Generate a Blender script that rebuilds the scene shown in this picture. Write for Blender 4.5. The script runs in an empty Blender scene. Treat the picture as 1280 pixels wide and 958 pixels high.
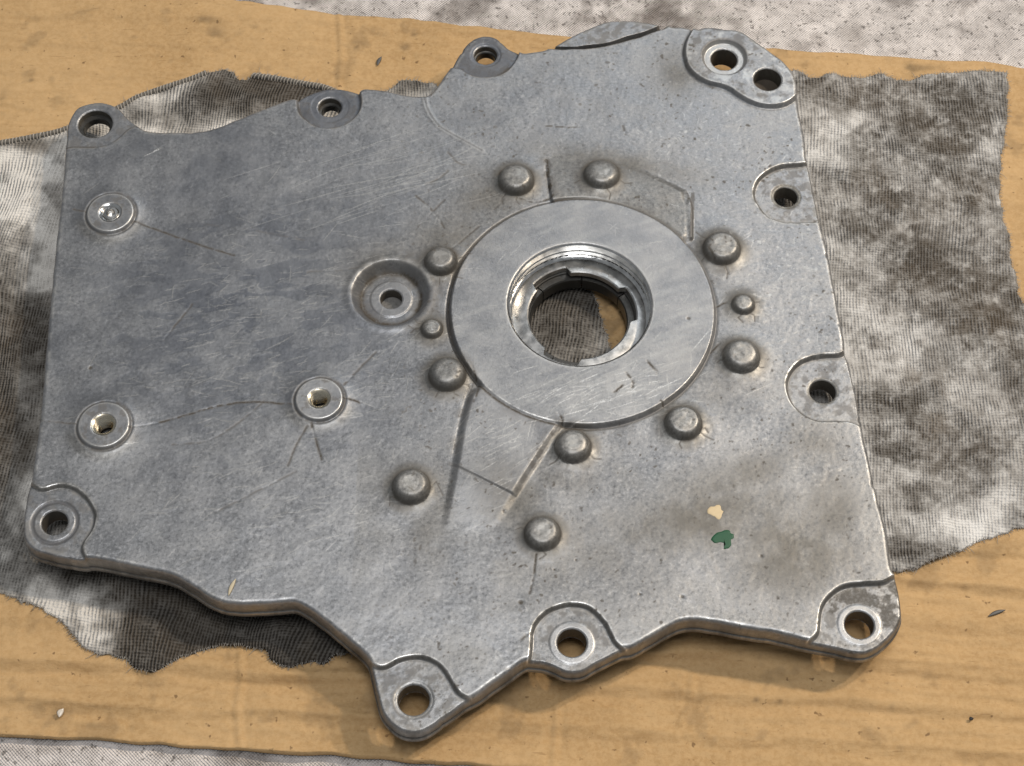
import bpy, bmesh, math, random
import numpy as np
from mathutils import Vector

# ------------------------------------------------------------------ camera, light, exposure
SC = bpy.context.scene
COL = SC.collection
T = 32.0                      # height of the cover's top face above the table (mm)
DIST, ELEV, FPX = 900.0, math.radians(60.5), 2250.0
MM = 0.001

cam_d = bpy.data.cameras.new('camera'); cam = bpy.data.objects.new('camera', cam_d); COL.objects.link(cam)
cam_d.sensor_width = 36.0; cam_d.lens = 36.0 * FPX / 1280.0
cam_d.clip_start = 0.01; cam_d.clip_end = 50.0
CAMP = Vector((0, -DIST * math.cos(ELEV), T + DIST * math.sin(ELEV)))
FWD = (Vector((0, 0, T)) - CAMP).normalized()
RIGHT = Vector((1, 0, 0)); UP = RIGHT.cross(FWD)
cam.location = CAMP * MM
cam.rotation_euler = FWD.to_track_quat('-Z', 'Y').to_euler()
SC.camera = cam

world = bpy.data.worlds.new('World'); SC.world = world; world.use_nodes = True
bg = world.node_tree.nodes['Background']
bg.inputs['Color'].default_value = (0.90, 0.95, 1.0, 1); bg.inputs['Strength'].default_value = 0.24

def lamp(name, loc, aim, power, size, color, shape='DISK', size_y=None):
    d = bpy.data.lights.new(name, 'AREA'); d.energy = power; d.shape = shape; d.size = size; d.color = color
    if size_y: d.size_y = size_y
    o = bpy.data.objects.new(name, d); COL.objects.link(o); o.location = loc
    o.rotation_euler = (Vector(aim) - Vector(loc)).to_track_quat('-Z', 'Y').to_euler()
    return o
lamp('workshop_lamp', (1.35, 0.72, 2.0), (0, 0, 0), 25, 0.14, (1.0, 0.87, 0.71))
lamp('workshop_lamp', (1.80, 0.70, 2.0), (0, 0, 0), 27, 0.14, (1.0, 0.87, 0.71))
lamp('ceiling_panel', (0.05, -0.25, 2.1), (0.05, -0.25, 0), 21, 0.5, (0.97, 0.98, 1.0), 'RECTANGLE', 0.95)

lamp('rear_sheen_fill', (0.7, 1.75, 1.9), (0.05, 0, 0), 11, 1.3, (0.86, 0.93, 1.0), 'RECTANGLE', 0.8)  # added unseen fill from behind, for sheen on the upper cover

SC.view_settings.view_transform = 'Standard'; SC.view_settings.look = 'None'
SC.view_settings.exposure = -0.14; SC.view_settings.gamma = 1.0; SC.view_settings.use_curve_mapping = False

# ------------------------------------------------------------------ helpers
rng = np.random.default_rng(7); random.seed(7)

def at(px, py, z):
    """photo pixel -> point (mm) on the horizontal plane z"""
    d = FWD * FPX + RIGHT * (px - 640.0) - UP * (py - 479.0)
    k = (z - CAMP.z) / d.z
    p = CAMP + d * k
    return (p.x, p.y)
def pts(l, z): return [at(a, b, z) for a, b in l]
def rad(px, py, r, z): return at(px + r, py, z)[0] - at(px, py, z)[0]

def chaikin(P, n=2, closed=True):
    P = np.array(P, float)
    for _ in range(n):
        Q = np.roll(P, -1, 0) if closed else P[1:]
        A = P if closed else P[:-1]
        R = np.empty((2 * len(A), 2)); R[0::2] = .75 * A + .25 * Q; R[1::2] = .25 * A + .75 * Q
        if not closed: R = np.vstack([P[:1], R, P[-1:]])
        P = R
    return P
def smooth(t):
    t = np.clip(t, 0, 1); return t * t * (3 - 2 * t)

class Grid:
    def __init__(s, x0, y0, x1, y1, c):
        s.x0, s.y0, s.c = x0, y0, c
        s.nx = int((x1 - x0) / c) + 1; s.ny = int((y1 - y0) / c) + 1
        s.gx = x0 + np.arange(s.nx) * c; s.gy = y0 + np.arange(s.ny) * c
        s.X, s.Y = np.meshgrid(s.gx, s.gy)
    def win(s, xa, ya, xb, yb):
        i0 = max(0, int((xa - s.x0) / s.c) - 1); i1 = min(s.nx, int((xb - s.x0) / s.c) + 2)
        j0 = max(0, int((ya - s.y0) / s.c) - 1); j1 = min(s.ny, int((yb - s.y0) / s.c) + 2)
        return (slice(max(j0, 0), max(j1, 0)), slice(max(i0, 0), max(i1, 0)))
    def dist(s, P, R, closed=False):
        D = np.full((s.ny, s.nx), R)
        n = len(P)
        for k in range(n if closed else n - 1):
            ax, ay = P[k]; bx, by = P[(k + 1) % n]
            w = s.win(min(ax, bx) - R, min(ay, by) - R, max(ax, bx) + R, max(ay, by) + R)
            X, Y = s.X[w], s.Y[w]
            if X.size == 0: continue
            dx, dy = bx - ax, by - ay; L = dx * dx + dy * dy + 1e-9
            t = np.clip(((X - ax) * dx + (Y - ay) * dy) / L, 0, 1)
            D[w] = np.minimum(D[w], np.hypot(X - ax - t * dx, Y - ay - t * dy))
        return D
    def inside(s, P):
        cr = np.zeros((s.ny, s.nx + 1), np.int32); n = len(P)
        for k in range(n):
            ax, ay = P[k]; bx, by = P[(k + 1) % n]
            if ay == by: continue
            lo, hi = min(ay, by), max(ay, by)
            j = np.nonzero((s.gy >= lo) & (s.gy < hi))[0]
            if len(j) == 0: continue
            xc = ax + (s.gy[j] - ay) / (by - ay) * (bx - ax)
            i = np.clip(np.ceil((xc - s.x0) / s.c).astype(int), 0, s.nx)
            np.add.at(cr, (j, i), 1)
        return (np.cumsum(cr, 1)[:, :-1] % 2) == 1
    def sdf(s, P, R=12.0):
        D = s.dist(P, R, True); return np.where(s.inside(P), D, -D)
    def noise(s, mm, seed, ax=1.0, ay=1.0, ang=0.0):
        r = np.random.default_rng(seed)
        a = r.standard_normal((s.ny, s.nx))
        fy = np.fft.fftfreq(s.ny, s.c)[:, None]; fx = np.fft.rfftfreq(s.nx, s.c)[None, :]
        ca, sa = math.cos(ang), math.sin(ang)
        u = (fx * ca + fy * sa) * mm * ax; v = (-fx * sa + fy * ca) * mm * ay
        k = np.exp(-((u * u + v * v) * 4))
        b = np.fft.irfft2(np.fft.rfft2(a) * k, s=(s.ny, s.nx))
        return (b - b.mean()) / (b.std() + 1e-12)
    def fract(s, mm, seed, octs=4, gain=.6):
        o = 0; g = 1
        for k in range(octs): o = o + g * s.noise(mm / 2 ** k, seed + k * 17); g *= gain
        return o / np.std(o)
    def snap(s, sd):
        """move the vertices next to the zero line of sd onto it"""
        gy, gx = np.gradient(sd, s.c)
        L = np.hypot(gx, gy) + 1e-6
        b = np.abs(sd) < 0.6 * s.c
        s.X = np.where(b, s.X - sd * gx / L, s.X); s.Y = np.where(b, s.Y - sd * gy / L, s.Y)
        s.valid = sd > -0.6 * s.c; s.bnd = b
        s.NX, s.NY = -gx / L, -gy / L
    def faces(s):
        id_ = np.arange(s.ny * s.nx).reshape(s.ny, s.nx); v = s.valid; b = s.bnd
        A, B, C, D = id_[:-1, :-1], id_[:-1, 1:], id_[1:, 1:], id_[1:, :-1]
        va, vb, vc, vd = v[:-1, :-1], v[:-1, 1:], v[1:, 1:], v[1:, :-1]
        ba, bb, bc, bd = b[:-1, :-1], b[:-1, 1:], b[1:, 1:], b[1:, :-1]
        allb = (ba & bb & bc & bd)
        q = va & vb & vc & vd & ~allb
        quads = np.stack([A[q], B[q], C[q], D[q]], 1)
        tr = []
        for m, tri, bs in ((va & vb & vc & ~vd, (A, B, C), ba & bb & bc), (vb & vc & vd & ~va, (B, C, D), bb & bc & bd),
                       (vc & vd & va & ~vb, (C, D, A), bc & bd & ba), (vd & va & vb & ~vc, (D, A, B), bd & ba & bb)):
            m = m & ~bs
            tr.append(np.stack([t[m] for t in tri], 1))
        return quads, np.vstack(tr)
def boundary(quads, tris, isb):
    e = np.vstack([quads[:, [0, 1]], quads[:, [1, 2]], quads[:, [2, 3]], quads[:, [3, 0]],
                   tris[:, [0, 1]], tris[:, [1, 2]], tris[:, [2, 0]]])
    f = np.concatenate([np.tile(np.arange(len(quads)), 4), np.tile(np.arange(len(tris)) + len(quads), 3)])
    m = isb[e[:, 0]] & isb[e[:, 1]]; e = e[m]; f = f[m]
    N = e.max() + 1
    k = e[:, 0].astype(np.int64) * N + e[:, 1]; r = e[:, 1].astype(np.int64) * N + e[:, 0]
    o = ~np.isin(r, k)
    return e[o], f[o]
def vnormals(co, quads, tris):
    n = np.zeros_like(co)
    for F in (quads, tris):
        if len(F) == 0: continue
        if F.shape[1] == 4: fn = np.cross(co[F[:, 2]] - co[F[:, 0]], co[F[:, 3]] - co[F[:, 1]])
        else: fn = np.cross(co[F[:, 1]] - co[F[:, 0]], co[F[:, 2]] - co[F[:, 0]])
        for k in range(F.shape[1]):
            for c in range(3): n[:, c] += np.bincount(F[:, k], fn[:, c], len(co))
    return n / (np.linalg.norm(n, axis=1, keepdims=True) + 1e-20)

def link(name, me, mat, parent=None, loc=None):
    o = bpy.data.objects.new(name, me); COL.objects.link(o)
    if mat is not None and len(me.materials) == 0: me.materials.append(mat)
    if parent is not None: o.parent = parent
    if loc is not None: o.location = loc
    return o
def np_mesh(name, co, quads, tris, attrs=None, normals=None, org=(0, 0, 0)):
    """mesh from arrays (mm), only the vertices in use, smooth shaded"""
    used = np.unique(np.concatenate([quads.ravel(), tris.ravel()]))
    mp = np.zeros(len(co), np.int64); mp[used] = np.arange(len(used))
    q = mp[quads]; t = mp[tris]; c = (co[used] - np.array(org)) * MM
    me = bpy.data.meshes.new(name)
    me.vertices.add(len(c)); me.vertices.foreach_set('co', c.astype(np.float32).ravel())
    nl = q.size + t.size
    me.loops.add(nl); me.loops.foreach_set('vertex_index', np.concatenate([q.ravel(), t.ravel()]).astype(np.int32))
    me.polygons.add(len(q) + len(t))
    st = np.concatenate([np.arange(len(q)) * 4, q.size + np.arange(len(t)) * 3]).astype(np.int32)
    me.polygons.foreach_set('loop_start', st)
    me.polygons.foreach_set('use_smooth', np.ones(len(st), bool))
    me.update(calc_edges=True); me.validate()
    if attrs:
        for k, a in attrs.items():
            at_ = me.attributes.new(k, 'FLOAT', 'POINT'); at_.data.foreach_set('value', a[used].astype(np.float32))
    if normals is not None and len(me.vertices) == len(used):
        me.normals_split_custom_set_from_vertices(normals[used].tolist())
    return me
def lathe_mesh(name, prof, n=64, close=False, org=(0, 0, 0)):
    co = []; q = []
    for (r, z) in prof:
        for k in range(n):
            a = 2 * math.pi * k / n; co.append((r * math.cos(a), r * math.sin(a), z))
    m = len(prof)
    for i in range(m - (0 if close else 1)):
        for k in range(n):
            a, b = i * n + k, i * n + (k + 1) % n; c, d = ((i + 1) % m) * n + (k + 1) % n, ((i + 1) % m) * n + k
            q.append((a, b, c, d))
    me = np_mesh(name, np.array(co, float), np.array(q), np.zeros((0, 3), int), org=org)
    return me
def auto_sharp(me, deg=35):
    me.set_sharp_from_angle(angle=math.radians(deg))
def tubes_mesh(name, paths, radii, sides=5, org=(0, 0, 0)):
    co = []; q = []
    for P, r in zip(paths, radii):
        P = [Vector(p) for p in P]; base = len(co)
        for i, p in enumerate(P):
            d = (P[min(i + 1, len(P) - 1)] - P[max(i - 1, 0)]).normalized()
            s = d.cross(Vector((0, 0, 1)));
            if s.length < 1e-4: s = Vector((1, 0, 0))
            s.normalize(); u = s.cross(d)
            rr = r if not isinstance(r, (list, tuple)) else r[i]
            for k in range(sides):
                a = 2 * math.pi * k / sides; co.append(tuple(p + s * (rr * math.cos(a)) + u * (rr * math.sin(a))))
        for i in range(len(P) - 1):
            for k in range(sides):
                a = base + i * sides + k; b = base + i * sides + (k + 1) % sides
                q.append((a, b, b + sides, a + sides))
    return np_mesh(name, np.array(co, float), np.array(q), np.zeros((0, 3), int), org=org)

# ------------------------------------------------------------------ materials
class M:
    def __init__(s, name):
        s.m = bpy.data.materials.new(name); s.m.use_nodes = True; s.t = s.m.node_tree; s.n = s.t.nodes
        s.b = s.n['Principled BSDF']
        s.tc = s.n.new('ShaderNodeTexCoord')
    def add(s, typ, **kw):
        n = s.n.new(typ)
        for k, v in kw.items():
            if hasattr(n, k): setattr(n, k, v)
        return n
    def put(s, sock, v):
        if hasattr(v, 'is_output') or hasattr(v, 'links'): s.t.links.new(v, sock)
        else: sock.default_value = v
    def noise(s, scale, detail=4, rough=.6, vec=None, dist=0.0):
        n = s.add('ShaderNodeTexNoise'); s.put(n.inputs['Vector'], vec or s.tc.outputs['Object'])
        n.inputs['Scale'].default_value = scale; n.inputs['Detail'].default_value = detail
        n.inputs['Roughness'].default_value = rough; n.inputs['Distortion'].default_value = dist
        return n.outputs['Fac']
    def attr(s, k):
        n = s.add('ShaderNodeAttribute'); n.attribute_name = k; return n.outputs['Fac']
    def math(s, op, a, b=0.0, clamp=False):
        n = s.add('ShaderNodeMath'); n.operation = op; n.use_clamp = clamp
        s.put(n.inputs[0], a); s.put(n.inputs[1], b); return n.outputs[0]
    def remap(s, v, a, b, c=0.0, d=1.0):
        n = s.add('ShaderNodeMapRange'); n.interpolation_type = 'SMOOTHSTEP'; s.put(n.inputs[0], v)
        for k, x in zip((1, 2, 3, 4), (a, b, c, d)): n.inputs[k].default_value = x
        return n.outputs[0]
    def mix(s, f, a, b):
        n = s.add('ShaderNodeMix'); n.data_type = 'RGBA'
        s.put(n.inputs[0], f)
        for sk, v in ((n.inputs[6], a), (n.inputs[7], b)):
            s.put(sk, v if not isinstance(v, tuple) else (v[0], v[1], v[2], 1))
        return n.outputs[2]
    def mapping(s, rot=(0, 0, 0), sc=(1, 1, 1)):
        n = s.add('ShaderNodeMapping'); s.put(n.inputs['Vector'], s.tc.outputs['Object'])
        n.inputs['Rotation'].default_value = rot; n.inputs['Scale'].default_value = sc
        return n.outputs[0]
    def bump(s, h, strength, dist, nrm=None):
        n = s.add('ShaderNodeBump'); s.put(n.inputs['Height'], h)
        n.inputs['Strength'].default_value = strength; n.inputs['Distance'].default_value = dist
        if nrm is not None: s.put(n.inputs['Normal'], nrm)
        return n.outputs[0]
    def set(s, **kw):
        names = dict(color='Base Color', rough='Roughness', metal='Metallic', normal='Normal', spec='Specular IOR Level')
        for k, v in kw.items():
            if isinstance(v, tuple) and k == 'color': v = (*v, 1)
            s.put(s.b.inputs[names[k]], v)
        return s.m

def metal_cast():
    m = M('cast_aluminium')
    n1 = m.noise(60, 5, .65); n2 = m.noise(620, 4, .72); n3 = m.noise(1500, 2, .6)
    c = m.mix(m.remap(n1, .3, .7), (.27, .274, .282), (.335, .335, .337))
    c = m.mix(m.math('MULTIPLY', m.remap(n2, .52, .72), m.math('SUBTRACT', .5, m.math('MULTIPLY', m.attr('burn'), .4))), c, (.54, .54, .545))
    c = m.mix(m.math('MULTIPLY', m.remap(n2, .48, .32), m.math('SUBTRACT', .5, m.math('MULTIPLY', m.attr('burn'), .45))), c, (.12, .12, .122))
    c = m.mix(m.math('MULTIPLY', m.attr('burn'), .9), c, m.mix(m.remap(n1, .3, .7), (.125, .135, .158), (.17, .18, .20)))
    c = m.mix(m.attr('warm'), c, m.mix(m.remap(n2, .3, .7), (.135, .124, .104), (.26, .245, .212)))
    ma = m.math('MULTIPLY', m.attr('mach'), .65); c = m.mix(ma, c, m.mix(m.remap(n1, .3, .7), (.27, .272, .28), (.36, .36, .362)))
    wear = m.attr('wear')
    c = m.mix(wear, c, m.mix(m.remap(wear, .45, .85), (.56, .545, .515), (.88, .87, .85)))
    g = m.math('MULTIPLY', m.attr('grime_shade'), m.remap(n2, .25, .6, .55, 1.15), True)
    c = m.mix(g, c, (.055, .045, .033))
    met = m.math('SUBTRACT', .78, m.math('MULTIPLY', g, .7), True)
    r = m.math('ADD', m.remap(n1, .3, .7, .38, .48), m.math('MULTIPLY', m.remap(n2, .3, .7, -.5, .5), .12))
    r = m.math('SUBTRACT', r, m.math('MULTIPLY', wear, .10))
    r = m.math('ADD', r, m.math('MULTIPLY', g, .15))
    b = m.bump(n2, .35, .00025); b = m.bump(n3, .25, .0001, b)
    return m.set(color=c, rough=r, metal=met, normal=b)
def metal_polished(name, col, rough, streak=True):
    m = M(name)
    n = m.noise(900, 3, .6, m.mapping(sc=(.25, .25, 3.0))); n2 = m.noise(160, 4, .6)
    c = m.mix(m.remap(n2, .35, .7), col, tuple(x * .62 for x in col))
    return m.set(color=c, rough=m.math('ADD', rough, m.math('MULTIPLY', m.remap(n, .3, .7), .14)), metal=1.0,
                 normal=m.bump(n, .25, .00008))
def dark_steel():
    m = M('oily_steel'); n = m.noise(300, 4, .6)
    return m.set(color=m.mix(n, (.045, .043, .04), (.13, .125, .115)), rough=.38, metal=.85, normal=m.bump(n, .3, .0002))
def cardboard_mat():
    m = M('brown_cardboard')
    a = m.noise(9, 4, .6); f = m.noise(420, 4, .7); fib = m.noise(380, 5, .75, m.mapping(rot=(0, 0, .1), sc=(.55, 1.3, 1)))
    c = m.mix(m.remap(a, .3, .7), (.395, .245, .108), (.50, .322, .152))
    c = m.mix(m.math('MULTIPLY', m.remap(f, .35, .62), .35), c, (.60, .41, .215))
    c = m.mix(m.math('MULTIPLY', m.remap(fib, .54, .72), .45), c, (.33, .20, .09))
    sp = m.noise(230, 2, .5)
    c = m.mix(m.math('MULTIPLY', m.remap(sp, .68, .75), .8), c, (.17, .10, .045))
    dsh = m.noise(300, 3, .6, m.mapping(rot=(0, 0, .06), sc=(.22, 1.5, 1)))
    c = m.mix(m.math('MULTIPLY', m.remap(dsh, .66, .74), .5), c, (.24, .14, .06))
    c = m.mix(m.math('MULTIPLY', m.attr('flute'), .24), c, (.235, .130, .050))
    c = m.mix(m.attr('stain_shade'), c, (.10, .07, .04))
    h = m.math('ADD', m.math('MULTIPLY', f, .4), fib)
    return m.set(color=c, rough=.82, spec=.25, normal=m.bump(h, .8, .0004))
def weave_mat(name, light, dark, stainc, period, ang, warp=2.5, cross=.55, spec=.12, speck=0.0, twill=False, gapamt=.55, lowmott=.6, bend=0.0):
    """ribbed or plain woven cotton: threads as bump and as small gaps, dirt and painted shade from the 'stain' attribute"""
    m = M(name)
    rot = m.mapping(rot=(0, 0, ang))
    dn = m.add('ShaderNodeTexNoise'); m.put(dn.inputs['Vector'], m.tc.outputs['Object'])
    dn.inputs['Scale'].default_value = 60; dn.inputs['Detail'].default_value = 5
    off = m.add('ShaderNodeVectorMath'); off.operation = 'MULTIPLY_ADD'
    m.put(off.inputs[0], dn.outputs['Color']); off.inputs[1].default_value = (warp * MM,) * 3; m.put(off.inputs[2], rot)
    src = off.outputs[0]
    if bend:
        d2 = m.add('ShaderNodeTexNoise'); m.put(d2.inputs['Vector'], m.tc.outputs['Object']); d2.inputs['Scale'].default_value = 11; d2.inputs['Detail'].default_value = 1
        o2 = m.add('ShaderNodeVectorMath'); o2.operation = 'MULTIPLY_ADD'; m.put(o2.inputs[0], d2.outputs['Color']); o2.inputs[1].default_value = (bend * MM,) * 3; m.put(o2.inputs[2], src); src = o2.outputs[0]
    sep = m.add('ShaderNodeSeparateXYZ'); m.put(sep.inputs[0], src)
    k = 2 * math.pi / (period * MM)
    ang1 = m.math('MULTIPLY', sep.outputs[0], k)
    if twill: ang1 = m.math('ADD', ang1, m.math('MULTIPLY', sep.outputs[1], k * .6))
    w1 = m.math('SINE', ang1); w2 = m.math('SINE', m.math('MULTIPLY', sep.outputs[1], k * 1.15))
    w2 = m.math('MULTIPLY', w2, cross); w1 = m.math('MULTIPLY', w1, m.remap(m.noise(130, 4, .6), .36, .62, .25, 1.35))
    fuzz = m.noise(1400, 3, .7); lump = m.noise(500, 3, .6)
    h = m.math('ADD', m.math('ADD', w1, w2), m.math('MULTIPLY', lump, 3.4))
    big = m.noise(70, 6, .65); h = m.math('ADD', h, m.math('MULTIPLY', big, 1.2)); h = m.math('SUBTRACT', h, .6)
    gap = m.remap(h, -.9, 1.5)                               # 0 in the gaps between threads
    n = m.noise(25, 5, .6)
    c = m.mix(m.remap(n, .3, .7), light, tuple(x * .8 for x in light))
    c = m.mix(m.math('MULTIPLY', m.math('SUBTRACT', 1.0, gap), gapamt), c, dark)
    st = m.attr('stain_shade'); mott = m.noise(190, 5, .7)
    st = m.math('MULTIPLY', st, m.remap(mott, .3, .68, lowmott, 1.3))
    st = m.math('SUBTRACT', 1.0, m.math('EXPONENT', m.math('MULTIPLY', st, -2.3)), True)
    tint = m.add('ShaderNodeMix'); tint.data_type = 'RGBA'; tint.blend_type = 'MULTIPLY'; m.put(tint.inputs[0], m.math('MULTIPLY', st, m.remap(h, -1.4, 2.6, 1.2, .93), True))
    m.put(tint.inputs[6], c); tint.inputs[7].default_value = (*stainc, 1); c = tint.outputs[2]
    c = m.mix(m.math('MULTIPLY', m.attr('brown'), .7), c, (.12, .085, .052))
    if speck:
        sp = m.noise(420, 2, .5); c = m.mix(m.math('MULTIPLY', m.remap(sp, .58, .72), speck), c, (.13, .115, .105))
    return m.set(color=c, rough=.95, spec=spec, normal=m.bump(m.math('ADD', h, m.math('MULTIPLY', fuzz, .8)), .8, .00035))
def plain(name, col, rough=.6, metal=0.0, var=.25, sc=300):
    m = M(name); n = m.noise(sc, 4, .6)
    return m.set(color=m.mix(n, tuple(x * (1 - var) for x in col), tuple(x * (1 + var) for x in col)), rough=rough, metal=metal, normal=m.bump(n, .3, .0002))

CAST = metal_cast()
STEEL = metal_polished('polished_steel', (.80, .79, .77), .10)
STEEL2 = metal_polished('worn_steel', (.60, .59, .57), .26)
BRASS = metal_polished('brassy_insert', (.78, .70, .55), .2)
OILY = dark_steel()
CARD = cardboard_mat()
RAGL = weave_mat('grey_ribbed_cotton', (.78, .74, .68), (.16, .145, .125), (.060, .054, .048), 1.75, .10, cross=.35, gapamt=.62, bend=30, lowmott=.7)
RAGR = weave_mat('white_ribbed_cotton', (.76, .74, .705), (.21, .168, .148), (.105, .092, .078), 1.75, .06, cross=.4, gapamt=.62, bend=14, lowmott=.35)
CANVAS = weave_mat('white_canvas', (.86, .80, .76), (.22, .18, .16), (.20, .18, .165), 1.3, .75, warp=2.2, cross=.9, speck=.75, gapamt=.38)
HEM = plain('grey_hem_thread', (.12, .11, .095), .95, 0, .6, 900)
FRAY = plain('frayed_thread', (.30, .28, .25), .95, 0, .6, 300)

def top(o, label, cat, group=None):
    o['label'] = label; o['category'] = cat
    if group: o['group'] = group
    return o

# ------------------------------------------------------------------ table, canvas, cardboard
me = bpy.data.meshes.new('table_top')
me.from_pydata([(-2, -2, -.004), (2, -2, -.004), (2, 2, -.004), (-2, 2, -.004)], [], [(0, 1, 2, 3)])
o = link('table_top', me, plain('table_grey', (.30, .29, .27), .7)); o['kind'] = 'structure'

G = Grid(-420, -330, 420, 420, 2.2)
G.valid = np.ones((G.ny, G.nx), bool); G.bnd = np.zeros((G.ny, G.nx), bool)
q, t = G.faces()
zc = -1.2 + .5 * G.fract(60, 3) * .6
st = smooth((G.fract(28, 5) - .4) / 1.6) * .40 + .03 + .05 * G.noise(5, 9)
x, y = at(780, 12, 0)
st += .55 * np.exp(-((G.X - x) / 40) ** 2 - ((G.Y - y) / 16) ** 2) * smooth(G.fract(9, 8) * .4 + .6)
br = np.zeros_like(st); x, y = at(1068, 42, 0)
br += .35 * np.exp(-((G.X - x) / 9) ** 2 - ((G.Y - y) / 9) ** 2)
co = np.stack([G.X.ravel(), G.Y.ravel(), zc.ravel()], 1)
o = link('canvas_cloth', np_mesh('canvas_cloth', co, q, t, dict(stain_shade=np.clip(st, 0, 1).ravel(), brown=br.ravel())), CANVAS)
top(o, 'speckled white woven canvas cloth spread flat beneath the cardboard', 'cloth')

ZC = 4.0
edge_top = [(180, -14), (240, -8), (300, 1), (340, 6), (376, 11), (417, 19), (470, 21), (520, 25), (560, 29), (595, 34), (650, 40), (708, 46), (800, 52), (900, 57), (965, 60),
            (1010, 64), (1060, 66), (1100, 69), (1138, 72), (1180, 76), (1230, 77), (1280, 84), (1340, 90)]
edge_bot = [(720, 966), (640, 960), (565, 953), (480, 948), (400, 942), (338, 938), (260, 933), (180, 929), (90, 922), (0, 917), (-60, 912)]
cp = pts([(-60, -40)] + edge_top, ZC) + [at(1350, 980, ZC), at(1200, 995, ZC)] + pts(edge_bot, ZC)
G = Grid(-330, -270, 340, 330, 1.0)
sd = G.sdf(cp) + .35 * G.noise(9, 21)
G.snap(sd)
X, Y = G.X, G.Y
slope = Y + .055 * X                                          # the flutes run almost along x
wob = 1.1 * G.noise(70, 31) + .5 * G.noise(18, 33, 1.5, .5)
def ridge(per, ph):                                            # saw-tooth: crushed flutes lean one way
    u = ((slope + wob) / per + ph) % 1.0
    return np.where(u < .26, u / .26, ((1 - u) / .74) ** 1.4) * 2 - 1
mod = smooth(.5 + .6 * G.noise(45, 35))
low = smooth((at(640, 640, ZC)[1] - Y) / 60) * .72 + .28
h = ZC + low * (1.5 * (.45 + .55 * smooth(.5 + .5 * G.noise(40, 45, 1.2, .6))) * ridge(21.0, .3) + .40 * mod * ridge(9.3, .4)) + .25 * G.fract(25, 37, 5, .65) + .16 * G.noise(5, 39, 1.6, .4)
# sharp little creases that follow the flutes
cr = G.noise(60, 41, 1.0, .10); h -= .22 * np.exp(-(cr / .12) ** 2) * smooth(G.noise(40, 43)) * low
cr2 = G.noise(34, 48, 1.0, .12); ck = np.exp(-(cr2 / .10) ** 2) * smooth(G.noise(16, 49, 1.6, .6) * 1.2 - .2); h -= .25 * ck
for line in ([(424, 18), (427, 70), (423, 116)], [(300, 812), (302, 850), (296, 890), (300, 930)], [(694, 850), (696, 900), (692, 960)],
             [(168, 908), (200, 893), (240, 872), (262, 862)], [(850, 905), (862, 880), (866, 845)]):
    d = G.dist(pts(line, ZC), 6.0); h += .45 * np.exp(-(d / 1.4) ** 2) - .3 * np.exp(-((d - 3) / 1.5) ** 2)
stain_shade = np.zeros_like(h)
def blob(S, px, py, rx, ry, a, z=ZC, ang=0.0, nz=None):
    x, y = at(px, py, z); k = rad(px, py, 1, z)
    dx, dy = X - x, Y - y; ca, sa = math.cos(ang), math.sin(ang)
    u = (dx * ca + dy * sa) / (rx * k); v = (-dx * sa + dy * ca) / (ry * k / .86)
    S += a * np.exp(-(u * u + v * v)) * (1 if nz is None else nz)
nz = smooth(.55 + .45 * G.fract(6, 51))
for b in ((775, 380, 40, 18, .8), (770, 420, 30, 20, .45), (255, 25, 16, 5, .5), (268, 42, 12, 12, .5), (315, 37, 18, 6, .45), (275, 58, 8, 6, .35), (475, 40, 18, 5, .4), (447, 58, 8, 6, .5), (505, 60, 9, 6, .5), (522, 42, 10, 5, .35), (475, 55, 7, 5, .35),  # first two darken the card seen through the bore
          (1140, 88, 16, 7, .55), (1160, 84, 22, 4, .35), (1125, 78, 10, 4, .3), (1085, 836, 5, 3, .9), (1079, 852, 6, 4, .8), (1113, 853, 5, 1.6, .7), (1033, 824, 10, 2.5, .9), (945, 875, 4, 2, .8),
          (978, 877, 8, 2, .8), (893, 838, 4, 2, .7), (1003, 823, 6, 2, .7), (1088, 916, 3, 5, .6), (200, 105, 5, 3, .4), (40, 100, 5, 3, .4), (3, 128, 6, 16, .35), (110, 20, 40, 4, .2), (1270, 385, 8, 10, .3), (1255, 152, 8, 3, .3)):
    blob(stain_shade, *b, nz=nz)
fl = ((slope + wob) / 21.0 + .3) % 1.0; flute = np.exp(-((fl - .14) / .10) ** 2) * smooth(G.noise(14, 57, 1.5, .5) * .8 + .1) * low
fl = ((slope + wob) / 5.2) % 1.0; flute = np.maximum(flute, .6 * np.exp(-((fl - .5) / .2) ** 2) * smooth(G.noise(25, 58, 1.8, .4) * .7 + .1))
flute = np.maximum(flute, .35 * ck)
stain_shade += .25 * smooth((G.fract(12, 55) - 1.0) / 1.2)
q, t = G.faces(); isb = G.bnd.ravel()
be, bf = boundary(q, t, isb)
co = np.stack([X.ravel(), Y.ravel(), h.ravel()], 1)
n0 = len(co); lo = co.copy(); lo[:, 2] = .3
co = np.vstack([co, lo]); q = np.vstack([q, np.stack([be[:, 1], be[:, 0], be[:, 0] + n0, be[:, 1] + n0], 1)])
GC, hC = G, h.copy()
def card_z(X, Y):
    i = np.clip(((X - GC.x0) / GC.c).astype(int), 0, GC.nx - 1); j = np.clip(((Y - GC.y0) / GC.c).astype(int), 0, GC.ny - 1)
    return hC[j, i]
o = link('cardboard_sheet', np_mesh('cardboard_sheet', co, q, t, dict(stain_shade=np.tile(np.clip(stain_shade, 0, 1).ravel(), 2), flute=np.tile(np.clip(flute, 0, 1).ravel(), 2))), CARD)
top(o, 'creased brown corrugated cardboard sheet lying under the metal cover and rags', 'cardboard')

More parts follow.
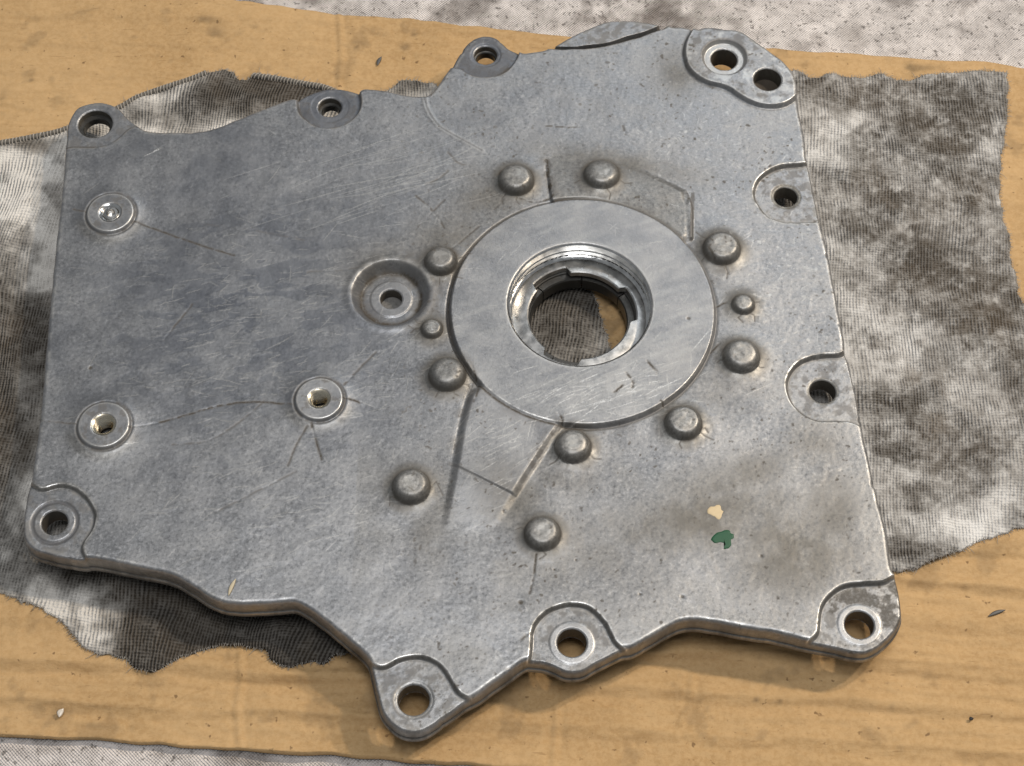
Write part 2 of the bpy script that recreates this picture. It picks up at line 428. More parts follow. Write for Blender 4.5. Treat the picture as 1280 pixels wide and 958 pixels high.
# ------------------------------------------------------------------ the two rags
def rag(name, poly, z, cell, seed, fold, mat, stains, brown, extra=None):
    global X, Y
    P = np.array(poly)
    G = Grid(P[:, 0].min() - 4, P[:, 1].min() - 4, P[:, 0].max() + 4, P[:, 1].max() + 4, cell)
    sd = G.sdf(chaikin(P, 1)) + .45 * G.noise(3.2, seed)
    G.snap(sd); X, Y = G.X, G.Y
    d = np.clip(sd, 0, 12)
    h = z + fold(G) - 1.0 * (1 - smooth(d / 1.6))
    h = np.maximum(h, card_z(X, Y) + .9)
    s, b = stains(G), brown(G)
    q, t = G.faces(); be, bf = boundary(q, t, G.bnd.ravel())
    co = np.stack([X.ravel(), Y.ravel(), h.ravel()], 1); n0 = len(co)
    lo = co.copy(); lo[:, 2] -= 1.5
    co = np.vstack([co, lo]); q = np.vstack([q, np.stack([be[:, 1], be[:, 0], be[:, 0] + n0, be[:, 1] + n0], 1)])
    base = (float(P[:, 0].mean()), float(P[:, 1].mean()), 5.0)
    root = bpy.data.objects.new(name, None); COL.objects.link(root); root.location = Vector(base) * MM
    link('fabric', np_mesh('fabric', co, q, t, dict(stain_shade=np.tile(np.clip(s, 0, 1.6).ravel(), 2), brown=np.tile(np.clip(b, 0, 1).ravel(), 2)), org=base), mat, root)
    # loose thread ends along the torn edge
    paths, rr = [], []
    bi = np.unique(be)
    for i in rng.choice(bi, min(len(bi), 2000), False):
        nx, ny = G.NX.ravel()[i], G.NY.ravel()[i]; L = rng.uniform(.5, 2.2) + (rng.random() < .06) * rng.uniform(1, 4); a = rng.normal(0, .7)
        dx, dy = nx * math.cos(a) - ny * math.sin(a), nx * math.sin(a) + ny * math.cos(a)
        x, y, zz = co[i]; zz += .1
        paths.append([(x - nx * .8, y - ny * .8, zz), (x + dx * L * .5, y + dy * L * .5, zz + rng.uniform(-.2, .5)), (x + dx * L + rng.normal(0, .3), y + dy * L + rng.normal(0, .3), max(4.3, zz - rng.uniform(0, .8)))])
        rr.append([.16, .13, .06])
    f = link('frayed_edge', tubes_mesh('frayed_edge', paths, rr, 4, org=base), FRAY, root); f['kind'] = 'stuff'
    return root, base, G, h

left_px = [(-60, 192), (-20, 188), (0, 183), (22, 179), (49, 171), (81, 164), (120, 148), (156, 133), (169, 124), (210, 109), (244, 99), (259, 91), (289, 88), (296, 99), (308, 100), (316, 91), (346, 95), (376, 102), (411, 109),
           (440, 125), (470, 122), (488, 112), (500, 102.5), (513, 99.5), (528, 102), (545, 103), (575, 140), (585, 250), (610, 330), (650, 350), (690, 352), (735, 358), (748, 380), (754, 404), (760, 424), (764, 445),
           (745, 560), (640, 700), (520, 790), (446, 817), (434, 819), (417, 819), (406, 828.5), (398.5, 831), (393, 826), (380, 829.5), (370, 832), (351, 832), (340, 825), (332, 812), (314, 808), (287, 804), (268, 807), (248, 815),
           (218, 823.6), (203, 836.7), (185, 839), (169, 836.7), (161, 826), (143, 820), (109, 814), (99, 803), (90, 790), (56, 761), (22, 747), (0, 740), (-60, 724)]
right_px = [(985, 92), (996, 88), (1010, 98), (1022, 100), (1037, 90.5), (1055, 96), (1074, 98), (1101, 90), (1116, 99.6), (1134, 101.5), (1157, 92.5), (1191, 90), (1213, 87), (1251, 88), (1261, 92),
            (1258.6, 143), (1253, 188), (1249, 233), (1255, 278), (1262, 323), (1270, 350), (1274, 375), (1300, 386), (1340, 400), (1340, 640), (1280, 658), (1251, 667.5), (1176, 697.6), (1138, 713), (1117, 718), (1040, 690), (920, 560), (850, 430), (870, 250), (930, 140)]
def bl(G, lst, z=5.8):
    S = np.zeros_like(G.X)
    for (px, py, rx, ry, a) in lst:
        x, y = at(px, py, z); k = rad(px, py, 1, z)
        S += a * np.exp(-((G.X - x) / (rx * k)) ** 2 - ((G.Y - y) / (ry * k / .86)) ** 2)
    return S
def foldL(G):
    f = 1.2 * G.noise(26, 61) + .6 * G.noise(10, 63) + .7
    f += bl(G, [(40, 260, 30, 60, 2.2), (230, 130, 40, 16, 2.0), (60, 730, 60, 14, 2.0), (190, 790, 26, 30, 2.4), (350, 790, 30, 18, 2.0), (300, 790, 16, 12, -1.2), (20, 470, 14, 80, 1.5), (30, 350, 12, 20, -1.2)])
    return np.maximum(f, -.3)
def stain_shadeL(G):
    n = G.fract(14, 65)
    s = .24 + .22 * n + 1.8 * bl(G, [(690, 366, 70, 12, 1.0), (740, 373, 14, 12, .7), (515, 106, 30, 12, .5), (700, 400, 70, 50, .3), (350, 100, 50, 10, .3), (220, 800, 40, 40, .3), (345, 810, 70, 40, .7), (195, 795, 40, 45, .5), (290, 790, 60, 30, .4), (40, 480, 70, 120, .18), (370, 115, 50, 16, .5), (290, 110, 60, 20, .2), (440, 820, 40, 20, 1.0), (20, 440, 60, 110, .34), (10, 580, 50, 60, .22), (300, 130, 60, 30, .55), (360, 110, 60, 20, .5), (200, 790, 45, 50, .75), (340, 800, 120, 60, 1.1), (260, 790, 60, 40, .8), (180, 740, 40, 22, .3), (120, 720, 90, 14, .3), (180, 830, 30, 16, .7),  # blobs inside the bore paint the shade under the hub onto the rag
                            (30, 250, 60, 60, -.35), (60, 330, 20, 50, -.3), (90, 780, 50, 30, -.2), (50, 740, 50, 20, -.1), (215, 125, 25, 10, -.15), (700, 420, 60, 60, .25), (40, 180, 60, 8, .2)])
    return s
def brownL(G): return .16 * smooth(G.fract(22, 67)) + bl(G, [(20, 480, 40, 100, .18), (100, 712, 60, 8, .3), (60, 188, 40, 8, .35)])
rL, baseL, GL, hL = rag('rag', pts(left_px, 5.6), 5.6, .9, 71, foldL, RAGL, stain_shadeL, brownL)
top(rL, 'grimy grey ribbed rag with a stitched hem, sticking out left of the metal cover', 'rag')
# stitched hem along the rag's upper border
hem_px = [(-60, 194), (-20, 189), (0, 184), (22, 180), (49, 172), (81, 165), (120, 149), (156, 134), (169, 126), (210, 111), (244, 101), (259, 95)]
def hem(px, n):
    P = chaikin(pts(px, 6.0), 2, False)
    ii = np.clip(((P[:, 0] - GL.x0) / GL.c).astype(int), 0, GL.nx - 1); jj = np.clip(((P[:, 1] - GL.y0) / GL.c).astype(int), 0, GL.ny - 1)
    hz = np.maximum(hL[jj, ii], 5.4); hz = np.convolve(np.pad(hz, 3, 'edge'), np.ones(7) / 7, 'valid') + .3
    path = [(x, y, z_) for (x, y), z_ in zip(P, hz)]
    link('hem', tubes_mesh('hem', [path], [1.5], 8, org=baseL), HEM, rL)
    seg = np.hypot(*np.diff(P, axis=0).T); cum = np.concatenate([[0], np.cumsum(seg)])
    pp, rr = [], []
    for s in np.arange(.5, cum[-1], 1.9):
        x = np.interp(s, cum, P[:, 0]); y = np.interp(s, cum, P[:, 1]); x2 = np.interp(s + .3, cum, P[:, 0]); y2 = np.interp(s + .3, cum, P[:, 1])
        zz = np.interp(s, cum, hz); d = Vector((x2 - x, y2 - y)).normalized(); nn = Vector((-d.y, d.x)); j = rng.normal(0, .25)
        a = nn * 1.6 + d * (.6 + j); b = nn * -1.9 - d * (.6 + j)
        pp.append([(x + a.x, y + a.y, zz - .9), (x + a.x * .6, y + a.y * .6, zz + 1.1), (x, y, zz + 1.6), (x + b.x * .6, y + b.y * .6, zz + 1.1), (x + b.x, y + b.y, zz - .1)]); rr.append(.38)
    f = link('stitch', tubes_mesh('stitch', pp, rr, 5, org=baseL), plain('hem_stitch', (.34, .31, .27), .95, 0, .6, 500) if n == 0 else bpy.data.materials['hem_stitch'], rL); f['kind'] = 'stuff'
hem(hem_px, 0)
hem([(316, 94), (346, 98), (376, 105), (411, 111), (430, 124)], 1)

def foldR(G):
    f = 1.1 * G.noise(30, 81) + .6 * G.noise(11, 83) + .6
    d = G.dist(pts([(1145, 380), (1150, 430), (1175, 480), (1170, 540), (1120, 570)], 6), 14.0); f += .9 * np.exp(-(d / 4) ** 2)
    d = G.dist(pts([(1140, 395), (1142, 430), (1155, 470), (1180, 500), (1215, 520)], 6), 14.0); f += .8 * np.exp(-(d / 3) ** 2)
    f += bl(G, [(1120, 230, 20, 90, .9), (1235, 250, 30, 80, 1.0), (1060, 240, 16, 100, .8), (1230, 420, 40, 26, -1.0)])
    return np.maximum(f, -.3)
def stainR(G):
    n = G.fract(16, 85); m = .35 + .65 * smooth(G.fract(7, 87) * .35 + .5)
    s = .36 + .15 * n + 1.3 * m * bl(G, [(1180, 300, 120, 160, .25), (1190, 130, 90, 60, .2), (1150, 115, 60, 26, .35), (1010, 110, 40, 18, .6), (1150, 155, 26, 14, .75), (1210, 150, 40, 34, .6), (1090, 170, 26, 16, .55), (1180, 185, 26, 7, .8), (1070, 130, 40, 14, .4), (1115, 245, 30, 26, .85), (1080, 290, 40, 20, .7),
                            (1215, 255, 30, 24, .5), (1150, 320, 30, 26, .7), (1165, 215, 22, 10, .4), (1240, 380, 45, 30, .75), (1200, 350, 40, 26, .45), (1075, 360, 30, 20, .35), (1130, 330, 22, 26, .4), (1230, 430, 50, 40, .35), (1100, 500, 30, 14, .8), (1125, 565, 34, 14, .95), (1145, 520, 14, 40, .6),
                            (1085, 425, 22, 10, .6), (1110, 545, 26, 20, .5), (1200, 560, 50, 30, .55), (1140, 620, 22, 20, .85), (1230, 600, 40, 20, .4), (1130, 690, 50, 14, .7), (1090, 640, 16, 20, .3), (1265, 470, 20, 60, .4)])
    return s + bl(G, [(1140, 285, 40, 30, -.1), (1230, 205, 30, 30, -.1), (1085, 400, 30, 30, -.25), (1100, 460, 20, 20, -.2), (1120, 530, 16, 12, -.25), (1200, 650, 50, 26, -.25), (1100, 600, 30, 30, -.15)])
def brownR(G):
    return .20 * smooth(G.fract(25, 90) * .5 + .5) + smooth(G.fract(12, 89)) * bl(G, [(1130, 400, 22, 60, .38), (1160, 470, 18, 50, .45), (1120, 250, 26, 22, .3), (1060, 250, 40, 30, .15), (1200, 230, 50, 40, .12), (1240, 400, 50, 30, .2), (1170, 540, 16, 30, .3)])
rR, baseR, GR, hR = rag('rag', pts(right_px, 5.6), 5.6, .9, 91, foldR, RAGR, stainR, brownR)
top(rR, 'oil-stained white ribbed rag with ragged edges, sticking out right of the metal cover', 'rag')

# ------------------------------------------------------------------ the cast cover
B, LU, R_ = T, T - 2.5, T + 3.0
out = []
def seg(z, l): out.extend(pts(l, z))
seg(T - 1.5, [(83.5, 165), (84.8, 153), (93.3, 138), (104.6, 130.4), (121.5, 127), (136.5, 129), (149.7, 136.4), (157.2, 145.8), (170.4, 156.1)])
seg(B, [(179.8, 161.2), (189, 163.6), (208, 164), (240, 164), (259, 162.4), (278, 156), (319.5, 139), (345, 129), (357, 123.5), (368, 121.5), (371, 123.5)])
seg(T - 3, [(377.6, 122), (398, 113.6), (415, 110.5), (430, 111.8), (447, 116.5)])
seg(B, [(449.2, 113), (454.7, 110), (471.6, 110.8), (490, 114), (509, 118.7), (528, 119.8), (536, 118), (542.6, 111), (553.8, 95.9), (563.2, 84.6)])
seg(T - 3, [(572.6, 69.5), (584, 54.5), (593.3, 47.4), (606.5, 44.4), (619.6, 46.6), (629, 54.5), (636.5, 62), (649.7, 67.5)])
seg(B, [(655.3, 66), (668.5, 64), (683.5, 62)])
seg(T - 5, [(690, 61), (700.5, 53.6), (719, 43.6), (736, 35.7), (750.8, 29.5), (764, 24.8), (780.8, 24), (797.7, 26), (816.5, 29.7), (831.6, 32.5)])
seg(B, [(839, 33.5), (850.4, 32.3), (865.4, 35)])
seg(R_, [(871, 35.7), (880.5, 32.3), (899, 33.8), (916, 36), (929, 39), (940.3, 46.6), (951.6, 55), (966.6, 65.5), (979.8, 74.8), (989, 85), (994.8, 96.5), (997, 107.7), (996.7, 115)])
seg(B, [(997.6, 126.5), (1000.5, 141.6), (1004.6, 163), (1007, 180.7), (1009, 197.6), (1010, 204)])
seg(LU, [(1011.3, 210.8), (1014.7, 229.5), (1020.3, 257.7), (1024, 277.5)])
seg(B, [(1029.7, 291.6), (1035.3, 316), (1040, 340), (1051, 400), (1054.7, 417), (1056.8, 432), (1057, 440)])
seg(LU, [(1059.4, 447), (1065, 471.4), (1071.6, 503.4), (1075.3, 526)])
seg(B, [(1079, 539), (1083.8, 559.8), (1087.6, 580), (1097, 620), (1107.6, 660), (1110.4, 678.8), (1114, 703), (1116, 712)])
seg(LU, [(1118, 720), (1123.5, 739), (1127.3, 765), (1126.4, 774.7), (1118, 789.7), (1104.7, 804.7), (1091.6, 813), (1080.3, 816.4), (1065, 815), (1041, 809.4), (1024, 805.7)])
seg(B, [(1008, 800.5), (988, 795), (976, 792.4), (938.6, 785.9), (916, 782), (887.8, 776.8), (865, 774.6), (852, 776), (835, 784), (816.4, 795), (799, 806), (787, 810.5)])
seg(LU, [(778.6, 813), (761.7, 821), (742.9, 831.6), (729.7, 839), (718.4, 841.4), (705, 840), (694, 834.4), (680.8, 829.7), (667, 828)])
seg(B, [(657, 825), (645.6, 833.3), (626.8, 846.5), (608, 859.6), (594.8, 869)])
seg(LU, [(581.7, 878.4), (562.9, 891.6), (542, 906.6), (530.9, 913), (517.7, 917), (502.7, 914), (491.4, 907.6), (480, 895.3), (474.5, 882), (469.8, 857.7), (465, 836)])
seg(B, [(460.4, 822), (448, 809.8), (435, 798.5), (420, 787), (409.8, 777.7), (381.6, 758), (370, 751.8), (355, 752.4), (325, 755), (297, 755.5), (278, 754), (261, 746.7), (240, 733), (222, 721.5), (206.8, 716), (169, 708.5), (131.6, 700.5), (112, 697)])
seg(LU, [(104, 702.5), (79, 698), (56.4, 692.5), (43.2, 687.8), (33.8, 680.3), (29, 670), (30, 650), (32, 635), (36.2, 611)])
seg(B, [(39, 597.6), (40.8, 580), (44, 560), (49, 525.6), (54.5, 461.7), (62, 375), (67, 330), (69.5, 300), (77, 240.6), (81, 191.7)])
out = chaikin(out, 2)

# name, depth, slope width, polygon (upper edge of the step), open end lies outside the outline
LUGS = [
 ('bolt_lug', 1.5, 1.2, [(78, 188), (89.5, 184.3), (110, 185.3), (125, 184.3), (140, 179.6), (151.6, 169.3), (159, 161.8), (170.4, 157), (185, 140), (180, 100), (60, 100), (60, 188)]),
 ('bolt_lug', 3.0, 1.0, [(371, 118), (370, 135.3), (377.6, 146.5), (392.6, 157.8), (407.7, 160.6), (422.7, 159.7), (439.6, 150.3), (450, 138), (451.8, 125.9), (449, 108), (449, 90), (371, 90)]),
 ('bolt_lug', 3.0, 1.0, [(555, 84), (574.5, 85.5), (584, 92), (599, 96.8), (619.6, 95.9), (634.7, 89.3), (644, 77), (650, 66), (652, 30), (555, 30)]),
 ('edge_ledge', 5.0, .9, [(680, 61.5), (700, 62.4), (722.6, 62), (743, 59.8), (765.8, 56), (788, 49.8), (812.8, 41.4), (839, 32), (839, 10), (680, 10)]),
 ('bolt_lug', 2.6, 1.5, [(1030, 201), (1009, 202.3), (1001.5, 204), (982.7, 205), (967.7, 208), (954.5, 215.5), (945, 225.8), (940.4, 239), (943.2, 252), (954.5, 267), (967.7, 275.6), (982.7, 278.8), (1003.4, 278.4), (1045, 278.5)]),
 ('bolt_lug', 2.7, 1.5, [(1075, 430), (1056.5, 437.6), (1049, 442.3), (1030, 442.3), (1015, 444), (1000, 449.8), (988.9, 460), (982.9, 473.3), (982.3, 486.5), (987, 501.5), (1000, 516.5), (1015, 525), (1030, 527.8), (1052.8, 526), (1066, 527.8), (1077, 534), (1100, 540)]),
 ('bolt_lug', 3.0, 1.6, [(1140, 712), (1116, 718), (1106.6, 725.8), (1091.6, 727.3), (1069, 727.7), (1054, 730.5), (1040.8, 738), (1029.5, 750), (1024, 763.4), (1023, 780), (1021, 791.6), (1010, 801), (1003, 812), (1005, 850), (1140, 850)]),
 ('bolt_lug', 2.5, 1.5, [(795, 822), (784, 811), (773, 805), (765.4, 794), (759.8, 780.8), (750.4, 767.7), (737.2, 756.4), (720, 752.6), (701.5, 754.5), (682.7, 762), (669.5, 775), (663, 790), (662.5, 807), (661, 824), (655, 840), (665, 880), (800, 880)]),
 ('bolt_lug', 2.5, 1.5, [(605, 885), (589, 872), (579.8, 869), (570.4, 861.5), (564.7, 848.3), (555.3, 833.3), (542, 823), (527, 818.6), (512, 818.3), (499, 822), (485.8, 830), (474.5, 832.4), (465, 827.7), (440, 815), (430, 835), (440, 950), (600, 950)]),
 ('bolt_lug', 2.1, 1.4, [(25, 590), (37.6, 600.4), (45, 609), (54.5, 611.7), (65.8, 607), (80.8, 605), (95.9, 609.8), (109, 621), (118.4, 635), (120.3, 648.3), (115.6, 663.4), (105, 676.5), (102.4, 686), (107, 695.3), (114, 712), (107, 740), (5, 740), (5, 590)]),
]
RAISED = [(869.8, 30), (860.4, 45.7), (856.7, 57), (856.7, 70), (861.4, 83.3), (870.8, 92.7), (885.8, 101), (902.7, 104), (914, 108.7), (925.3, 117), (940.3, 125.6), (959, 130.3), (978, 129.4), (991, 122.8), (1000, 112), (1015, 100), (990, 60), (935, 15), (870, 15)]
# bolt holes: px, py, radius px, z of rim, ring radius px, ring depth mm
HOLES = [(119, 155, 21.4, T - 1.5, 30, 0), (412.4, 134.3, 14.5, T - 3, 25, .15), (607, 69, 14.3, T - 3, 20, .25), (905, 74.5, 16.4, T + .6, 28.5, 2.3), (959.5, 98.7, 17.2, R_, 0, 0),
         (982.3, 246, 14.6, LU, 20, .2), (1028.5, 489, 16.4, LU, 21, .15), (1074.3, 781, 18.3, LU, 28, -.3), (714.8, 804, 18.6, LU, 29, -.3), (517, 874.6, 20, LU, 26, .35), (68.4, 654, 16.3, LU, 0, 0)]
HZ = T + 3.1
HUB = at(728, 385, HZ); HUBR = rad(728, 385, 165, HZ)
BORE = at(724.5, 379.5, HZ); BORER = rad(724, 379, 90, HZ)
PORT = at(489, 374.4, T - 6); PORTR = 5.6
PADS = [(138, 266, 29, 6.0), (399, 498.5, 29.5, 5.6), (129.7, 531, 32, 6.1)]
DOMES = [(645, 224, 22, 6.2), (752, 218, 22, 5.2), (902, 309, 23, 6), (929, 379, 14, 3.8), (926, 444, 23, 6), (854, 527, 23, 6), (716, 556, 22.5, 6.2), (678, 665, 22.5, 6), (514, 606, 23.5, 6.5), (559, 466, 23, 6.2), (540, 409, 13.5, 3.8), (551, 325, 20, 6)]

CELL = .45
xmin, ymin = out.min(0) - 3; xmax, ymax = out.max(0) + 3
G = Grid(xmin, ymin, xmax, ymax, CELL)
holes = [(*at(a, b, z), rad(a, b, r, z)) for a, b, r, z, rr, dd in HOLES]
holes.append((*BORE, BORER)); holes.append((*PORT, PORTR))
padc = [(*at(a, b, T + 2.2), rad(a, b, r, T + 2), hr) for a, b, r, hr in PADS]
for x, y, r, hr in padc: holes.append((x, y, hr - .4))
def allsd(G):
    s = G.sdf(out) + .10 * G.noise(5, 101) - .45 * smooth((G.noise(3.5, 103) - 1.6) / .8)
    so = s.copy()
    sh = np.full_like(s, 12.0)
    for x, y, r in holes:
        w = G.win(x - r - 12, y - r - 12, x + r + 12, y + r + 12)
        sh[w] = np.minimum(sh[w], np.hypot(G.X[w] - x, G.Y[w] - y) - r)
    return so, sh
so, sh = allsd(G)
G.snap(np.minimum(so, sh))
so = np.where(G.bnd & (np.abs(so) < .6 * CELL), 0, so)
X, Y = G.X, G.Y
sh = np.full_like(so, 12.0); hid = np.full(so.shape, -1)
for k, (x, y, r) in enumerate(holes):
    w = G.win(x - r - 12, y - r - 12, x + r + 12, y + r + 12)
    d = np.hypot(X[w] - x, Y[w] - y) - r; m = d < sh[w]
    sh[w] = np.where(m, d, sh[w]); hw = hid[w]; hw[m] = k; hid[w] = hw
sh = np.maximum(sh, 0)
def pxd(px, py, z=T):
    x, y = at(px, py, z); return np.hypot(X - x, Y - y)
flat = np.zeros_like(X)                                       # machined areas
H = T + .16 * G.noise(38, 111) + .06 * G.noise(11, 113)
micro = .020 * G.noise(1.6, 115) + .022 * G.noise(3.6, 117)
grime_shade = np.zeros_like(X); wear = np.zeros_like(X); burn = np.zeros_like(X); warm = np.zeros_like(X)
LAB = np.zeros(X.shape, np.int32); PARTS = ['cover_body']
def part(name): PARTS.append(name); return len(PARTS) - 1
nA, nB, nC = G.fract(10, 121), G.fract(3.5, 123), G.fract(30, 125)

# lugs
lug_s = []
for name, dep, w, poly in LUGS:
    P = chaikin(pts(poly, T), 2)
    s = G.sdf(P) + .12 * G.noise(6, 131)
    H = H - dep * smooth((s + .25) / w)
    if name == 'edge_ledge':
        slot = smooth(s / .6) * smooth((5.9 + .15 * G.noise(9, 133) - s) / .7); H = H - 6 * slot; grime_shade = np.maximum(grime_shade, .97 * slot)  # shade of the gap behind the ledge put into the slot's colour
    ins = (s > 0)
    LAB[ins & (so > -1)] = part(name)
    lug_s.append(s)
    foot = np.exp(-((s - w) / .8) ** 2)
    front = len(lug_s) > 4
    grime_shade = np.maximum(grime_shade, (.42 if front else .8) * foot * smooth(nA * .5 + .6))
    wear = np.maximum(wear, (.85 if front else .5) * np.exp(-((s + .35) / .55) ** 2) * smooth(nB * .5 + .75))
    if front:
        warm = np.maximum(warm, .7 * np.exp(-((s - .2) / 1.3) ** 2))
        wear = np.maximum(wear, .45 * np.exp(-((s - w - .9) / .5) ** 2) * smooth(nB * .5 + .4))
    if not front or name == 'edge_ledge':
        grime_shade = np.maximum(grime_shade, (.98 if name == 'edge_ledge' else .7) * np.exp(-((s + .1) / .75) ** 2) * smooth(nB * .4 + .85))  # shaded drop at the rear steps painted as a dark line
    grime_shade = np.maximum(grime_shade, .42 * ins * smooth(nB * .7 + .3) * (so > -1))
P = chaikin(pts(RAISED, T + 3), 2); sR = G.sdf(P)
H = H + 3.0 * smooth((sR + 1.0) / 1.3); LAB[(sR > -.6)] = part('bolt_lug')
grime_shade = np.maximum(grime_shade, .65 * np.exp(-((sR + 1.2) / .8) ** 2) * smooth(nA * .5 + .55))
grime_shade = np.maximum(grime_shade, .45 * (sR > 0) * smooth((nB - .4) / 1.2))
wear = np.maximum(wear, .75 * np.exp(-((sR - .5) / .6) ** 2) * smooth(nB * .4 + .6))
wear = np.maximum(wear, .45 * (sR > 0) * smooth((nB * -1 - .5) / 1.0))
# top-left lug's plain pads, the smooth tongue
# hub
rh = np.hypot(X - HUB[0], Y - HUB[1]); dh = HUBR - rh; ah = np.arctan2(Y - HUB[1], X - HUB[0])
rb = np.hypot(X - BORE[0], Y - BORE[1])
hubm = smooth((dh + .9) / 1.3)
# raised web below the hub and the flat panel above it
wed = chaikin(pts([(640, 470), (592, 484), (580, 520), (571, 575), (562, 620), (553, 668), (560, 690), (618, 660), (640, 622), (668, 580), (699, 532), (740, 500)], T + 1.5), 1)
sw = G.sdf(wed); yv0, yv1 = at(600, 600, T)[1], at(600, 675, T)[1]
fade = smooth((Y - yv1) / (yv0 - yv1)); stp = G.dist(pts([(562, 580), (590, 594), (625, 612)], T), 12)
below = smooth((at(590, 594, T)[1] + (X - at(590, 594, T)[0]) * -.55 - Y) / 1.2 + .5)
wh = (2.7 * (1 - below) + 1.9 * below * fade) * smooth((sw + 2.2) / 4.4) * (1 - hubm)
pan = chaikin(pts([(682, 190), (685, 222), (691, 262), (780, 300), (866, 318), (866, 241), (835, 224), (800, 206), (745, 190), (710, 186)], T + 1), 1)
sp_ = G.sdf(pan); yp0, yp1 = at(760, 196, T)[1], at(760, 235, T)[1]
ph = 2.2 * smooth((sp_ + .5) / (1.2 + 4.0 * smooth((X - at(700, 200, T)[0]) / 10) * smooth((at(862, 230, T)[0] - X) / 4))) * (1 - hubm) * (1 - smooth((Y - yp1 + 6) / (yp0 - yp1 + 5)))
H = H * (1 - hubm) + HZ * hubm + wh + ph
flat = np.maximum(flat, smooth((dh - .5) / 1.0) * .9); flat = np.maximum(flat, .8 * smooth(sw / 2) * (dh < 0) * fade)
web = part('raised_web'); LAB[(sw > -.5) & (dh < 0) & (sw < 13) & (Y > yv1)] = web
pnl = part('raised_web'); LAB[(sp_ > -.3) & (dh < 0)] = pnl
hub = part('hub_disc'); LAB[(dh > -.6)] = hub
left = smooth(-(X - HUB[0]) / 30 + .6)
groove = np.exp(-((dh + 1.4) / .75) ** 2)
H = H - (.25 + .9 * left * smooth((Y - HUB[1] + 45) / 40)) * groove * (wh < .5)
grime_shade = np.maximum(grime_shade, groove * (.58 + .42 * left))  # dirt round the hub edge plus painted shade in its left groove
grime_shade = np.maximum(grime_shade, .42 * np.exp(-np.maximum(-dh, 0) / 6) * (dh < 0) * smooth(nA * .5 + .45))
wear = np.maximum(wear, .8 * np.exp(-((dh - .45) / .5) ** 2) * smooth(-(Y - HUB[1] + 20) / 20) * smooth(nB * .4 + .7))
for line, a in (([(683, 200), (685, 222), (690, 246)], .95), ([(588, 482), (577, 520), (568, 565)], .62), ([(700, 530), (672, 572), (652, 604)], .62)):  # shaded walls of web and panel painted in as dark lines
    d = G.dist(pts(line, T + .5), 6); fa = 1.0 if a > .9 else smooth((Y - yv1) / (yv0 - yv1 + 12))
    grime_shade = np.maximum(grime_shade, fa * a * np.exp(-((d) / 1.1) ** 2) * smooth(nB * .5 + .7)); grime_shade = np.maximum(grime_shade, fa * .40 * np.exp(-(d / 3.5) ** 2) * smooth(nA * .5 + .6))
    H = H - .30 * fa * np.exp(-(d / .9) ** 2) * (1 - hubm)
d = G.dist(pts([(562, 578), (590, 593), (625, 612)], T + 1.5), 6); grime_shade = np.maximum(grime_shade, .35 * np.exp(-(d / .7) ** 2))
d = G.dist(pts([(866, 242), (864, 300)], T + .5), 6); grime_shade = np.maximum(grime_shade, .6 * np.exp(-(d / .5) ** 2))
wear = np.maximum(wear, .5 * np.exp(-((rb - BORER - 1) / .8) ** 2))
warm = np.maximum(warm, .5 * smooth((sp_ + 2) / 6) * (dh < 0))

# oil port
rp = np.hypot(X - PORT[0], Y - PORT[1])
bowl = smooth((20.5 - rp) / 5.5)
H = H - 6.0 * bowl; H = H + .5 * smooth((11.2 - rp) / .8); H = H + .55 * np.exp(-((rp - 21.5) / 2.2) ** 2)
LAB[rp < 20.5] = part('oil_port')
grime_shade = np.maximum(grime_shade, .75 * np.exp(-((rp - 15.4) / 1.5) ** 2) + .35 * (rp < 21) * smooth(nA * .6 + .4))
grime_shade = np.maximum(grime_shade, .5 * np.exp(-((rp - 24) / 5) ** 2) * smooth(nA * .6 + .2) * smooth((X - PORT[0] + 12) / 20))
grime_shade = np.where((rp < 10.5), .12, grime_shade)
flat = np.maximum(flat, smooth((12 - rp) / 1))
wear = np.maximum(wear, .6 * np.exp(-((rp - 21) / 1.4) ** 2) * smooth((Y - PORT[1]) / 8) * smooth(nB * .4 + .7))
# insert pads
for (x, y, r, hr) in padc:
    d = np.hypot(X - x, Y - y) - r
    H = H + 2.2 * np.exp(-np.maximum(d, 0) / 3.6) * (d > 0) + 2.2 * (d <= 0)
    padm = smooth((-d + .3) / .7); H = H * (1 - padm) + (T + 2.6) * padm
    H = H - .7 * np.exp(-((d - 1.0) / .7) ** 2)
    LAB[d < .6] = part('insert_pad'); flat = np.maximum(flat, padm)
    grime_shade = np.maximum(grime_shade, .7 * np.exp(-((d - 1.0) / .9) ** 2) * smooth(nB * .4 + .8)); burn = np.maximum(burn, .6 * (d < -.5))  # dark ring paints the shade round each pad
    grime_shade = np.maximum(grime_shade, .55 * (d < -.8) * smooth((nB - .25) / .8) * .9)
    wear = np.maximum(wear, .7 * np.exp(-((d + .6) / .5) ** 2)); wear = np.maximum(wear, .6 * np.exp(-((np.hypot(X - x, Y - y) - hr - .3) / .5) ** 2))
    warm = np.maximum(warm, .45 * np.exp(-((d - 4) / 3) ** 2) * smooth(-(Y - y) / 8))
